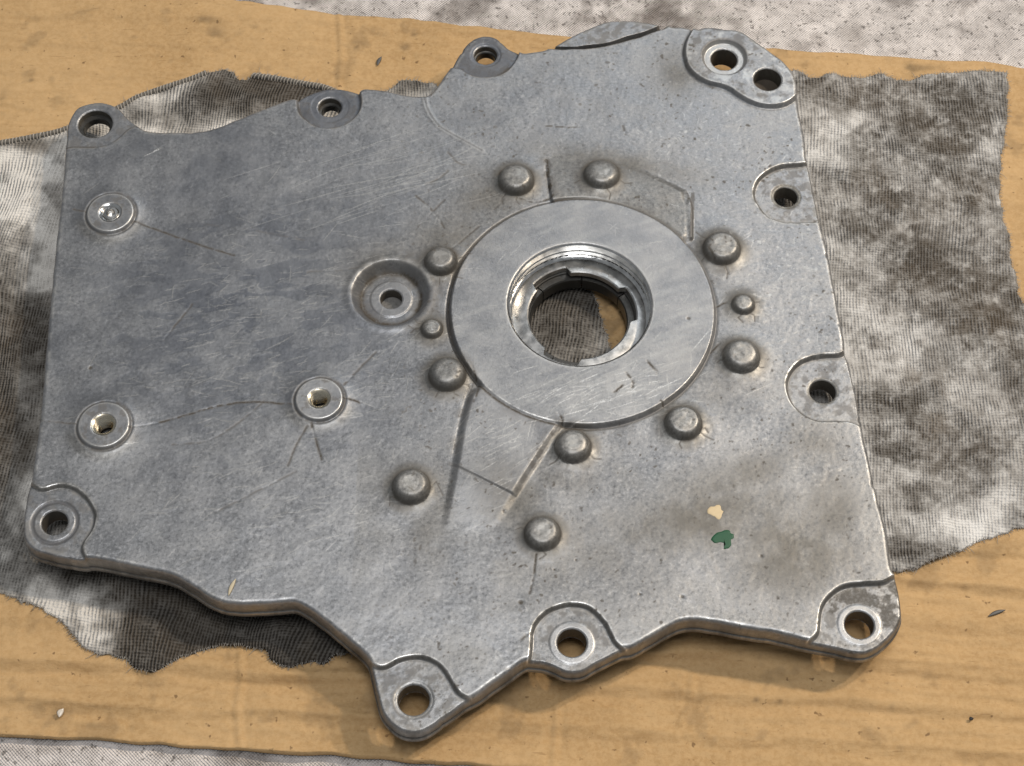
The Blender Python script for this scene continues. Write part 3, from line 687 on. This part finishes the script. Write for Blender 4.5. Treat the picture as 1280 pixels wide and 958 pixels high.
# domes
for k, (px, py, rpx, hh) in enumerate(DOMES):
    r = rad(px, py, rpx, T); x, y = at(px, py + rpx * .12, T + 1.5)
    d0 = np.hypot(X - x, Y - y); d = d0 - r
    t_ = np.clip(d0 / r, 0, 1)
    dome = hh * (.90 * np.clip(1 - t_ ** 5.2, 0, 1) ** .62 + .10 * (1 - t_ ** 2)) * .93
    fl_ = hh * (.86 + .06 * math.sin(k * 2.3)); dome = -np.log(np.exp(-4 * dome) + np.exp(-4 * fl_)) / 4
    dome = dome + .05 * (G.noise(2.5, 301) if k == 0 else DN) * (t_ < .8)
    if k == 0: DN = G.noise(2.5, 301)
    H = H + np.where(d < 0, dome, 0) * 1.0 + 1.55 * (r / 9) * np.exp(-np.maximum(d, 0) / 3.3)
    LAB[d < .5] = part('dome_boss')
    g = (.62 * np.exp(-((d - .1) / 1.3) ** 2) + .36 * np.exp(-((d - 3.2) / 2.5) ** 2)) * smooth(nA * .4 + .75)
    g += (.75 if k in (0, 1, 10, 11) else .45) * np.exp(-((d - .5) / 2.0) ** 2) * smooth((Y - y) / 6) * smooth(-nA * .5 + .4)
    grime_shade = np.maximum(grime_shade, g); warm = np.maximum(warm, .7 * np.exp(-(np.maximum(d, 0) / 5) ** 2) * (d > -2)); warm = np.maximum(warm, .55 * (d <= 0))
    wear = np.maximum(wear, .45 * (t_ < .45) * smooth(nB * .4 + .5))
    # small cracks running out of the foot
    for c in range(rng.integers(2, 4)):
        a = rng.normal(-1.5, 1.3); a2 = a + rng.normal(0, .15); L = rng.uniform(3, 8)
        p = [(x + (r - .5) * math.cos(a), y + (r - .5) * math.sin(a)), (x + (r + L * .5) * math.cos(a2), y + (r + L * .5) * math.sin(a2)), (x + (r + L) * math.cos(a), y + (r + L) * math.sin(a))]
        dd = G.dist(p, 3.0); grime_shade = np.maximum(grime_shade, .8 * np.exp(-(dd / .42) ** 2)); H -= .06 * np.exp(-(dd / .45) ** 2)

# cracks and seams in the skin of the casting
CR = [([(50, 525), (70, 528), (95, 531)], .5), ([(163, 536), (190, 531), (230, 520), (262, 510), (290, 504), (330, 502), (364, 507)], .75), ([(166, 277), (200, 288), (250, 307), (292, 319)], .6), ([(92, 262), (108, 267)], .5),
      ([(430, 499), (446, 501), (457, 508)], .8), ([(389, 530), (394, 548), (402, 575)], .7), ([(384, 534), (372, 552), (360, 582)], .45), ([(430, 482), (444, 466), (470, 440)], .45), ([(385, 340), (430, 338), (470, 330)], .3),
      ([(330, 502), (270, 552), (215, 556)], .35), ([(645, 248), (668, 255), (690, 248)], .7), ([(560, 315), (585, 295), (600, 282)], .5), ([(520, 245), (540, 262), (556, 285)], .5), ([(530, 232), (548, 224), (560, 214)], .35), ([(536, 270), (556, 250)], .4),
      ([(590, 462), (600, 488), (592, 505)], .6), ([(697, 520), (704, 530), (700, 541)], .9), ([(826, 505), (834, 514)], .8), ([(893, 330), (880, 310)], .6), ([(910, 378), (896, 384)], .6), ([(900, 430), (888, 442)], .6),
      ([(670, 694), (668, 720), (662, 742)], .6), ([(660, 792), (652, 800)], .5), ([(778, 158), (782, 168)], .5), ([(782, 470), (792, 480), (790, 488)], .8), ([(808, 455), (822, 470)], .7), ([(768, 494), (778, 486)], .6), ([(690, 160), (726, 160)], .0),
      ([(560, 190), (572, 205), (588, 208)], .4), ([(630, 250), (618, 262)], .35), ([(240, 380), (205, 425)], .45), ([(255, 280), (330, 290), (380, 300)], .25), ([(270, 640), (330, 610), (370, 590)], .3)]
for l, a in CR:
    P = chaikin(pts(l, T), 2, False); P = P + rng.normal(0, .10, P.shape)
    dd = G.dist(P, 4.0); H -= (.05 + .12 * a) * np.exp(-(dd / .5) ** 2); grime_shade = np.maximum(grime_shade, min(1, a * 1.6) * np.exp(-(dd / .70) ** 2) * smooth(nB * .5 + .8))
# lapped skin edge near the top
P = chaikin(pts([(530, 121), (534, 138), (547, 157), (562, 166), (582, 177), (602, 188)], T), 2, False)
dd = G.dist(P, 5.0); grime_shade = np.maximum(grime_shade, .35 * np.exp(-(dd / .4) ** 2)); wear = np.maximum(wear, .35 * np.exp(-((dd - .9) / .5) ** 2)); H += .14 * np.exp(-((dd - .9) / .9) ** 2)
# black ticks near the top, pits
for l in ([(683, 158), (690, 158)], [(695, 159), (706, 159)], [(710, 160), (724, 159)], [(720, 155), (722, 158)]):
    dd = G.dist(pts(l, T), 3.0); grime_shade = np.maximum(grime_shade, .95 * np.exp(-(dd / .45) ** 2) * smooth(nB * .6 + .7))
for (a, b, r) in ((651, 753, 1.3), (860, 402, .9), (800, 743, .7), (952, 695, .8), (113, 460, 1.1), (853, 746, .9), (693, 712, .6), (630, 640, .7), (720, 700, .5)):
    dd = pxd(a, b); H -= .35 * np.exp(-(dd / r) ** 2); grime_shade = np.maximum(grime_shade, .9 * np.exp(-(dd / r) ** 4))

# scraped skin on the left, dull stains right, bright flecks
gx_ = X - at(300, 380, T)[0]; gy_ = Y - at(300, 380, T)[1]
lm = np.exp(-(gx_ / 95) ** 2 - (gy_ / 85) ** 2)
s1 = G.fract(13, 141, 4, .55); s2 = G.noise(10, 143, 1.7, .7, .12); s3 = G.noise(4, 145, 1.8, .5, .2)
f = s1 * .6 + s2 * .6 + s3 * .55
burn = np.clip(smooth((f + .05 + .12 * G.noise(1.6, 147, 1.8, .6)) / .30) * lm * .42 + .50 * lm + .05, 0, 1)
wear = np.maximum(wear, .60 * np.exp(-((f - .10) / .08) ** 2) * lm * smooth(s3 * .7 + .1) * smooth(nA * .6 + .4))
H -= .05 * smooth((f - .1) / .2) * lm
burn = np.maximum(burn, .70 * np.exp(-((X - at(220, 210, T)[0]) / 70) ** 2 - ((Y - at(200, 200, T)[1]) / 40) ** 2) * smooth(nC * .3 + .6))
burn = np.maximum(burn, .35 * np.exp(-((X - at(650, 140, T)[0]) / 60) ** 2 - ((Y - at(650, 140, T)[1]) / 30) ** 2) * smooth(nA * .3 + .5))
def area(px, py, rx, ry, a, ang=0, n=None):
    x, y = at(px, py, T); k = .4; ca, sa = math.cos(ang), math.sin(ang)
    u = ((X - x) * ca + (Y - y) * sa) / (rx * k); v = (-(X - x) * sa + (Y - y) * ca) / (ry * k / .87)
    return a * np.exp(-u * u - v * v) * (1 if n is None else n)
dz = .55 + .45 * smooth(nA * .4 + .5)
for a in ((880, 650, 130, 40, .50, .15), (990, 690, 90, 60, .50, 0), (1040, 640, 40, 50, .42, 0), (910, 600, 100, 25, .40, .3), (740, 700, 120, 60, .25, 0), (640, 620, 40, 50, .45, .6), (540, 640, 30, 60, .35, 0), (610, 250, 50, 40, .40, .6), (560, 300, 60, 40, .38, .7),
          (770, 205, 90, 20, .45, -.2), (850, 90, 30, 30, .4, 0), (1020, 560, 40, 40, .3, 0), (470, 330, 60, 30, .3, .5), (700, 590, 60, 30, .3, 0), (900, 480, 60, 40, .22, 0)):
    x = area(*a); warm = np.maximum(warm, np.clip(x * 1.6, 0, .8) * (.7 + .3 * smooth(nA * .3 + .6))); grime_shade = np.maximum(grime_shade, x * .85 * dz)
warm = np.maximum(warm, .28 * smooth((at(0, 520, T)[1] - Y) / 40) * smooth(nC * .5 + .6) * (X > at(450, 500, T)[0]))
pit = smooth((G.noise(1.15, 151) - 1.6) / .5) * smooth((X - at(420, 0 + 500, T)[0]) / 60) * smooth(nA * .5 + .5)
grime_shade = np.maximum(grime_shade, .75 * pit * (dh < 0)); grime_shade = np.maximum(grime_shade, .5 * pit * smooth(-dh / 3))
flk = smooth((G.noise(1.5, 153) - 1.7) / .5) * smooth(G.fract(14, 155) * .6 + .25) * (area(900, 180, 170, 110, 1) + area(980, 350, 80, 200, 1) + .25)
wear = np.maximum(wear, .5 * np.clip(flk, 0, 1))

# scratches drawn as fine bright lines
def scr(x0, y0, ang, L, a, curve=0.0):
    n = int(L / .22) + 2; s = np.linspace(0, 1, n); th = ang + curve * s
    x = x0 + np.cumsum(np.cos(th)) * L / n; y = y0 + np.cumsum(np.sin(th)) * L / n
    i = ((x - G.x0) / CELL + .5).astype(int); j = ((y - G.y0) / CELL + .5).astype(int)
    k = (i > 0) & (i < G.nx) & (j > 0) & (j < G.ny)
    amp = a * np.clip(np.sin(s * np.pi) * 1.4, 0, 1) * (rng.random(n) > .15)
    np.maximum.at(SCR, (j[k], i[k]), amp[k])
SCR = np.zeros_like(X)
def field(px, py, rx, ry, n, ang, da, L0, L1, a0, a1):
    x, y = at(px, py, T)
    for _ in range(n):
        scr(x + rng.normal(0, rx * .4), y + rng.normal(0, ry * .46), rng.normal(ang, da) + (math.pi if rng.random() < .5 else 0), rng.uniform(L0, L1), rng.uniform(a0, a1), rng.normal(0, .15))
field(760, 490, 50, 18, 170, .42, .22, 4, 22, .25, .75)
field(730, 480, 60, 25, 40, 1.35, .3, 4, 14, .2, .6)
field(620, 560, 22, 28, 70, .55, .2, 4, 14, .2, .65)
field(480, 225, 50, 25, 60, .33, .07, 10, 55, .15, .5)
field(300, 430, 110, 90, 140, .25, .45, 3, 16, .12, .50)
field(340, 410, 100, 70, 260, .10, .18, 2, 9, .15, .55)
field(330, 640, 80, 40, 150, .35, .4, 3, 12, .12, .50)
field(640, 400, 30, 60, 60, .3, .5, 3, 10, .15, .5)
field(820, 380, 30, 50, 40, .9, .6, 3, 10, .15, .4)
field(950, 200, 80, 60, 180, .4, 1.2, 1.5, 7, .15, .5)
field(1000, 380, 40, 70, 100, .5, 1.2, 1.5, 7, .15, .5)
field(480, 480, 60, 60, 60, .5, .5, 3, 14, .15, .45)
for _ in range(500):
    scr(rng.uniform(xmin, xmax), rng.uniform(ymin, ymax), rng.uniform(0, 6.3), rng.uniform(1.5, 9), rng.uniform(.1, .35), rng.normal(0, .3))
x, y = at(177, 197, T); scr(x, y, .55, 13, .95); x, y = at(190, 190, T); scr(x, y, .6, 6, .8)
wear = np.maximum(wear, SCR * 1.0)
wear = np.maximum(wear, .30 * area(765, 490, 75, 22, 1, .15) * (dh > 0) * smooth(G.noise(6, 161, 1.6, .25, .42) * .5 + .5))
wear = np.maximum(wear, .22 * (dh > 1) * smooth(G.noise(8, 163, 1.6, .3, .4) * .4 + .25))
burn = np.maximum(burn, .22 * (dh > 1) * smooth((Y - HUB[1]) / 60) * smooth(nC * .3 + .6))

# hole rims, rings
for k, (a, b, rpx, z, rr, dd_) in enumerate(HOLES):
    x, y, r = holes[k]; d = np.hypot(X - x, Y - y)
    if rr:
        R2 = rad(a, b, rr, z)
        H -= dd_ * smooth((R2 - d) / (.8 if abs(dd_) < 1 else 1.8))
        ring = (d < R2 - .4) & (d > r)
        if k in (7, 8): flat = np.maximum(flat, ring * 1.0); wear = np.maximum(wear, .30 * ring); grime_shade = np.where(ring, grime_shade * .25, grime_shade); burn = np.where(ring, .25, burn); warm = np.where(ring, 0, warm)
        if k == 3: grime_shade = np.where(ring, grime_shade * .15, grime_shade); wear = np.maximum(wear, .45 * ring); grime_shade = np.maximum(grime_shade, .55 * np.exp(-((d - R2) / 1.0) ** 2) * smooth((Y - y) / 6 + .3))
        if k in (1, 2): burn = np.maximum(burn, .85 * (lug_s[k] > .5)); grime_shade = np.maximum(grime_shade, .30 * (lug_s[k] > .3) * smooth(nA * .4 + .7))
        if k in (1, 2, 0): grime_shade = np.where(ring, .10, grime_shade); burn = np.maximum(burn, .3 * ring)
        if k == 5: warm = np.maximum(warm, .9 * ring); grime_shade = np.maximum(grime_shade, .25 * ring * smooth(nA * .4 + .6))
        if k == 9: wear = np.maximum(wear, .5 * np.exp(-((d - R2 + .9) / .6) ** 2) * smooth(nB * .4 + .6)); grime_shade = np.maximum(grime_shade, .5 * np.exp(-((d - R2) / .8) ** 2) * smooth(-(X - x) / 4))
        if k == 6: warm = np.maximum(warm, .6 * ring); grime_shade = np.maximum(grime_shade, .35 * ring * smooth(nB * .5 + .5))
    wear = np.maximum(wear, .55 * np.exp(-((d - r - .35) / .35) ** 2) * smooth(nB * .4 + .6))
    if k == 10:
        R1, R2 = rad(a, b, 25, z), rad(a, b, 31, z)
        gr = smooth((d - R1) / .4) * smooth((R2 - d) / .4); H -= .45 * gr; grime_shade = np.maximum(grime_shade, .45 * gr); burn = np.maximum(burn, gr * .7)
    if k == 5:
        ang = np.arctan2(Y - y, X - x); s = lug_s[4]
        grime_shade = np.maximum(grime_shade, .98 * np.exp(-((s - 2.4) / 1.3) ** 2) * smooth((nB + .5) / .5) * smooth(-(X - x - 1) / 5) * smooth((Y - y + 6) / 5))
    if k == 2: grime_shade = np.maximum(grime_shade, .85 * np.exp(-((lug_s[2] - 1.5) / 2.2) ** 2) * smooth((nB + .3) / .5) * smooth((X - x - 2) / 6))
    if k == 7: grime_shade = np.maximum(grime_shade, .75 * (lug_s[6] > 2) * smooth((nB + .9) / 1.2) * smooth((Y - y + 5) / 6 + (X - x) / 12) * (d > rad(a, b, 29, z)))
# rounding of the outer edge and hole rims
def rnd(d, r): e = np.clip(r - d, 0, r); return r - np.sqrt(np.maximum(r * r - e * e, 0))
lugm = np.zeros_like(X)
for s in lug_s: lugm = np.maximum(lugm, smooth((s + .5) / 2))
eR = 2.3 - 1.1 * lugm
H -= np.where(so < eR, rnd(np.maximum(so, 0), eR), 0)
H -= rnd(sh, .6)
edge = np.exp(-((so - 1.9) / .8) ** 2)
wear = np.maximum(wear, .62 * edge * smooth(nB * .5 + .5) * smooth(nA * .5 + .7) * (1 - lugm * .3))
grime_shade = np.maximum(grime_shade, .35 * np.exp(-(np.maximum(so, 0) / .7) ** 2) * smooth(nA * .5 + .4))
H += micro * (1 - .85 * flat) * (1 - .4 * burn)

# ---- build: top skin + walls
quads, tris = G.faces()
nv = X.size
be, bf = boundary(quads, tris, G.bnd.ravel())
labf_q = LAB.ravel()[quads].max(1); labf_t = LAB.ravel()[tris].max(1)
labf = np.concatenate([labf_q, labf_t])
bho = (np.abs(so.ravel()[be[:, 0]]) > .01)                     # True: belongs to a hole
co = np.stack([X.ravel(), Y.ravel(), H.ravel()], 1)
A = dict(mach=np.clip(flat, 0, 1).ravel(), grime_shade=grime_shade.ravel(), wear=wear.ravel(), burn=burn.ravel(), warm=warm.ravel())
Q = [quads]; QL = [labf_q]; CO = [co]; AT = {k: [v] for k, v in A.items()}
def add_wall(edges, faces, levels, dup, aset):
    vs = np.unique(edges); mp = np.zeros(nv, np.int64)
    base = sum(len(c) for c in CO); prev = None; lab = labf[faces]
    n2 = np.stack([G.NX.ravel()[vs], G.NY.ravel()[vs]], 1); mp[vs] = np.arange(len(vs))
    z0 = co[vs, 2]
    rings = []
    if not dup: rings.append(vs)
    for i, (off, z) in enumerate(levels):
        c = co[vs].copy()
        c[:, :2] += n2 * off; c[:, 2] = z0 if z is None else np.minimum(z, z0 - .15 * (i + 1))
        b = sum(len(k) for k in CO); CO.append(c); rings.append(b + np.arange(len(vs)))
        for k in AT: AT[k].append(aset.get(k, lambda v, i: A[k][v])(vs, i) if k in aset else np.zeros(len(vs)))
    for r0, r1 in zip(rings[:-1], rings[1:]):
        a, b = mp[edges[:, 0]], mp[edges[:, 1]]
        Q.append(np.stack([r0[b], r0[a], r1[a], r1[b]], 1)); QL.append(lab)
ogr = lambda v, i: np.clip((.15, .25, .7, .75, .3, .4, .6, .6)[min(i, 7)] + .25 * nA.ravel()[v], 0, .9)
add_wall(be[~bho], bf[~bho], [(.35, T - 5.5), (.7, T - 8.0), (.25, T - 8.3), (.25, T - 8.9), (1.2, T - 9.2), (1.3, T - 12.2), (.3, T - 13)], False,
         dict(grime_shade=ogr, wear=lambda v, i: np.clip((.25, .1, 0, 0, .5, .2, 0)[i] * smooth(nB.ravel()[v] * .5 + .6), 0, 1), warm=lambda v, i: .5 + 0 * v))
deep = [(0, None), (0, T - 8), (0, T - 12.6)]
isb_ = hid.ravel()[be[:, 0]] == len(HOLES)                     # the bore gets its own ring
add_wall(be[bho & ~isb_], bf[bho & ~isb_], deep, True, dict(grime_shade=lambda v, i: (.35, .72, .9)[i] + 0 * v, warm=lambda v, i: 1.0 + 0 * v))
add_wall(be[bho & isb_], bf[bho & isb_], [(0, None), (0, T - .5)], True, {})
CO = np.vstack(CO); Q = np.vstack(Q); QL = np.concatenate(QL); AT = {k: np.clip(np.concatenate(v), 0, 1) for k, v in AT.items()}
NRM = vnormals(CO, Q, tris)
BASE = (0.0, 0.0, 6.0)
cover = bpy.data.objects.new('engine_cover', None); COL.objects.link(cover); cover.location = Vector(BASE) * MM
top(cover, 'grey cast aluminium cover with round central bore and domed bosses, lying on the rags', 'metal cover')
plabel = {}
for k, nm in enumerate(PARTS):
    q = Q[QL == k]; t = tris[labf_t == k]
    if len(q) == 0: continue
    o = link(nm, np_mesh(nm, CO, q, t, AT, NRM, org=BASE), CAST, cover)
    plabel.setdefault(nm, []).append(o)

# underside plate, coarse
G2 = Grid(xmin, ymin, xmax, ymax, 2.0)
s = G2.sdf(out)
for x, y, r in holes[:len(HOLES)]: s = np.minimum(s, np.hypot(G2.X - x, G2.Y - y) - r)
s = np.minimum(s, np.hypot(G2.X - BORE[0], G2.Y - BORE[1]) - 38)
G2.snap(s); q, t = G2.faces(); z = np.full(G2.X.size, T - 12.9)
zero = np.zeros(G2.X.size)
me = np_mesh('underside', np.stack([G2.X.ravel(), G2.Y.ravel(), z], 1), q[:, ::-1], t[:, ::-1], dict(grime_shade=zero + .3, wear=zero, burn=zero, warm=zero + .5, mach=zero), org=BASE)
link('underside', me, CAST, cover)
# hub skirt under the plate: the cover stands on it
b = (BASE[0], BASE[1], BASE[2])
def moved(me, dx, dy):
    n = len(me.vertices); c = np.empty(n * 3, np.float32); me.vertices.foreach_get('co', c); c = c.reshape(-1, 3)
    c[:, 0] += dx * MM; c[:, 1] += dy * MM; me.vertices.foreach_set('co', c.ravel()); me.update(); return me
def lathe(name, prof, xy, mat, n=96, parent=cover, sharp=35):
    me = moved(lathe_mesh(name, prof, n, org=BASE), *xy); auto_sharp(me, sharp); return link(name, me, mat, parent)
lathe('hub_skirt', [(60, T - 12.9), (60, 7.2), (54, 7.2), (54, T - 12.9)], HUB, OILY)
zt = HZ - .2
# bearing seat: polished wall with a groove ring
lathe('bearing_seat', [(BORER + .05, zt - .25), (BORER - .5, zt - .8), (BORER - .5, zt - 5.6), (BORER - .9, zt - 5.9), (BORER - .9, zt - 8.6), (BORER + .3, zt - 8.8), (BORER + .3, zt - 9.8), (BORER - .7, zt - 10.0), (BORER - 2.2, zt - 11.2)], BORE, STEEL, 160)
# dots of dirt in the groove
pp = []
for k in range(34):
    a = math.radians(20 + k * 4.4 + rng.normal(0, .8)); da = math.radians(rng.uniform(.5, 1.5)); r = BORER - .75
    pp.append([(BORE[0] + r * math.cos(a + s * da), BORE[1] + r * math.sin(a + s * da), zt - 8.9) for s in (-1, 0, 1)])
f = link('oil_residue', tubes_mesh('oil_residue', pp, [.35] * len(pp), 5, org=BASE), plain('black_oil', (.012, .010, .008), .35), cover); f['kind'] = 'stuff'
for k, f_ in ((0, .74), (1, .72), (2, .82)):
    x, y, rr_ = holes[k]; z0 = HOLES[k][3]
    i_ = lathe('hole_shoulder', [(rr_ - .02, z0 - 4.2), (rr_ * f_ + .4, z0 - 4.4), (rr_ * f_, z0 - 4.9), (rr_ * f_, z0 - 9), (rr_ - .02, z0 - 9.2)], (x, y), OILY, 48, plabel['bolt_lug'][k], 30)
x, y, rr_ = holes[4]
lathe('hole_floor', [(rr_ - .02, T - 7.0), (rr_ * .5, T - 7.4), (.01, T - 7.6)], (x, y), plain('oily_brown', (.045, .032, .02), .5), 48, plabel['bolt_lug'][-1] if False else cover, 30)
# stepped retaining ring with two cut-outs
def ring_mesh(name, rin, rout, z1, z0, n=240):
    co = []; q = []
    for k in range(n):
        a = 2 * math.pi * k / n; ri = rin(a)
        for r, z in ((rout, z1 - 1.2), (rout - 2.5, z1 - .1), (ri + .9, z1), (ri + .15, z1 - .45), (ri, z1 - .9), (ri, z0), (rout, z0)):
            co.append((BORE[0] + r * math.cos(a), BORE[1] + r * math.sin(a), z))
    for k in range(n):
        for i in range(6):
            a0 = k * 7 + i; b0 = ((k + 1) % n) * 7 + i
            q.append((a0, a0 + 1, b0 + 1, b0))
    return np_mesh(name, np.array(co), np.array(q)[:, ::-1], np.zeros((0, 3), int), org=BASE)
def cut(a):
    d = math.degrees(a) % 360; s = 0
    for c, w in ((122, 22), (14, 22), (250, 20)):
        e = abs((d - c + 180) % 360 - 180); s = max(s, float(smooth((w + 2 - e) / 5.0)))
    return 26.0 + 3.6 * s
me = ring_mesh('retaining_ring', cut, BORER - .8, zt - 10.6, zt - 14.2); auto_sharp(me, 30); link('retaining_ring', me, STEEL2, cover)
me = ring_mesh('bearing_race', lambda a: 29.0, BORER - 2, zt - 15.0, zt - 26.5, 96); auto_sharp(me, 30); link('bearing_race', me, OILY, cover)
# roller blocks round the race
pad_me = None
for k in range(7):
    co = []; q = []; n = 10
    if pad_me is None:
        for i in range(n + 1):
            a = -math.radians(25.0) + i * math.radians(50.0) / n
            for r, z in ((28.9, zt - 16), (25.6, zt - 16), (25.0, zt - 16.8), (25.0, zt - 24.5), (25.6, zt - 25.3), (28.9, zt - 25.3)):
                co.append((r * math.cos(a), r * math.sin(a), z))
        for i in range(n):
            for j in range(6):
                a_, b_ = i * 6 + j, i * 6 + (j + 1) % 6; q.append((a_, b_, b_ + 6, a_ + 6))
        co = np.array(co); cap = [(0, 5, 4, 3), (0, 3, 2, 1), (n * 6, n * 6 + 1, n * 6 + 2, n * 6 + 3), (n * 6, n * 6 + 3, n * 6 + 4, n * 6 + 5)]
        pad_me = np_mesh('bearing_pad', co, np.array(q + cap), np.zeros((0, 3), int), org=(0, 0, BASE[2])); auto_sharp(pad_me, 30); pad_me.materials.append(OILY)
    o = link('bearing_pad', pad_me, None, cover); o.location = (BORE[0] * MM, BORE[1] * MM, 0); o.rotation_euler = (0, 0, math.radians(k * 360 / 7 + 8))
# threaded inserts in the three pads
for (x, y, r, hr), o, plug in zip(padc, plabel['insert_pad'], (True, False, False)):
    prof = [(hr - .2, T + 2.5), (hr - .9, T + 2.2)]
    z = T + 1.6; rr = hr - 1.6
    prof.append((rr, z))
    while z > T - 9:
        prof += [(rr + .45, z - .35), (rr, z - .7)]; z -= .7
    i_ = lathe('threaded_insert', prof, (x, y), BRASS if not plug else STEEL, 48, o, 20)
    if plug:
        lathe('insert_plug', [(rr - .1, T + 1.0), (rr - .8, T + 1.9), (2.4, T + 2.0), (2.0, T + 1.2), (1.6, T - .5), (.01, T - 1.2)], (x, y), STEEL2, 40, o, 30)
# paint dabs
def dab(px, name, col, seed):
    P = chaikin(pts(px, T + .3), 1); c = P.mean(0); n = len(P); co = []; q = []; t = []
    zf = T + .30
    P = P + np.random.default_rng(seed).normal(0, .22, P.shape); P = chaikin(P, 2); n = len(P)
    for k, (s, z) in enumerate(((1.0, zf - .35), (.98, zf - .02), (.80, zf + .03), (.45, zf + .03))):
        for p in P: v = c + (p - c) * s; co.append((v[0], v[1], z))
    co.append((c[0], c[1], zf + .03))
    for k in range(3):
        for i in range(n): q.append((k * n + i, k * n + (i + 1) % n, (k + 1) * n + (i + 1) % n, (k + 1) * n + i))
    for i in range(n): t.append((3 * n + i, 3 * n + (i + 1) % n, 4 * n))
    q = np.array(q); t = np.array(t)
    a = np.roll(P, -1, 0); area_ = (P[:, 0] * a[:, 1] - P[:, 1] * a[:, 0]).sum()
    if area_ < 0: q = q[:, ::-1]; t = t[:, ::-1]
    o = link('paint_dab', np_mesh('paint_dab', np.array(co), q, t, org=BASE), plain(name, col, .55, 0, .12, 500), cover); return o
o = dab([(883.0, 640.0), (886.0, 633.0), (892.5, 634.0), (896.0, 631.0), (901.0, 631.5), (902.0, 638.0), (905.0, 640.0), (901.0, 649.0), (896.0, 650.0), (892.5, 645.0), (887.0, 643.0)], 'cream_paint', (.60, .47, .28), 1); o['label'] = 'dab of cream paint'
o = dab([(888.5, 673.0), (892.5, 667.0), (901.0, 665.0), (905.0, 662.0), (912.5, 662.5), (913.0, 667.0), (918.5, 668.0), (916.0, 673.0), (912.5, 675.0), (915.0, 681.5), (910.0, 687.0), (904.0, 686.0), (909.0, 683.0), (905.0, 679.0), (899.0, 678.0), (892.5, 679.0), (890.0, 676.0)], 'green_paint', (.008, .075, .030), 2); o['label'] = 'dab of dark green paint'

# ------------------------------------------------------------------ small litter
def chip(name, px, py, L, W, ang, z, mat, label, cat, hgt=.6, bend=.25):
    x, y = at(px, py, z); n = 9; co = []; q = []
    for i in range(n):
        s = i / (n - 1) * 2 - 1; w = W * (1 - abs(s) ** 2.2) * .5 + .05; cy = bend * (1 - s * s) * W
        for (u, v) in ((-1, 0), (-.6, .8), (.5, 1), (1, .1), (0, -.2)):
            co.append((s * L / 2, cy + u * w, max(.02, (v * .5 + .5) * hgt)))
    for i in range(n - 1):
        for k in range(5): a = i * 5 + k; b_ = i * 5 + (k + 1) % 5; q.append((a, b_, b_ + 5, a + 5))
    o = link(name, np_mesh(name, np.array(co), np.array(q)[:, ::-1], np.zeros((0, 3), int)), mat)
    o.location = (x * MM, y * MM, z * MM); o.rotation_euler = (0, 0, ang)
    return top(o, label, cat)
DK = plain('dark_chip', (.09, .085, .08), .5)
chip('metal_flake', 474.5, 77, 7.0, 2.2, 1.25, ZC + .5, DK, 'curved dark flake standing on the cardboard above the cover', 'flake')
chip('metal_flake', 1246, 767, 9.5, 1.8, .35, ZC + .4, DK, 'thin dark sliver on the bare cardboard at far right', 'flake')
chip('metal_flake', 77, 892, 4.5, 3.2, 1.2, ZC + .6, plain('clear_flake', (.62, .55, .46), .25), 'small pale glossy flake on the cardboard near the lower left corner', 'flake', .9)
chip('wood_splinter', 290.5, 735, 9.0, 2.0, 1.25, T + .2, plain('pale_splinter', (.50, .43, .30), .6), 'pale splinter resting on the lower left edge of the metal cover', 'splinter', .9)
chip('dirt_crumb', 1214, 900, 2.2, 1.8, .4, ZC + .3, plain('black_crumb', (.02, .017, .015), .7), 'small black crumb on the cardboard near the lower right corner', 'crumb', 1.0)
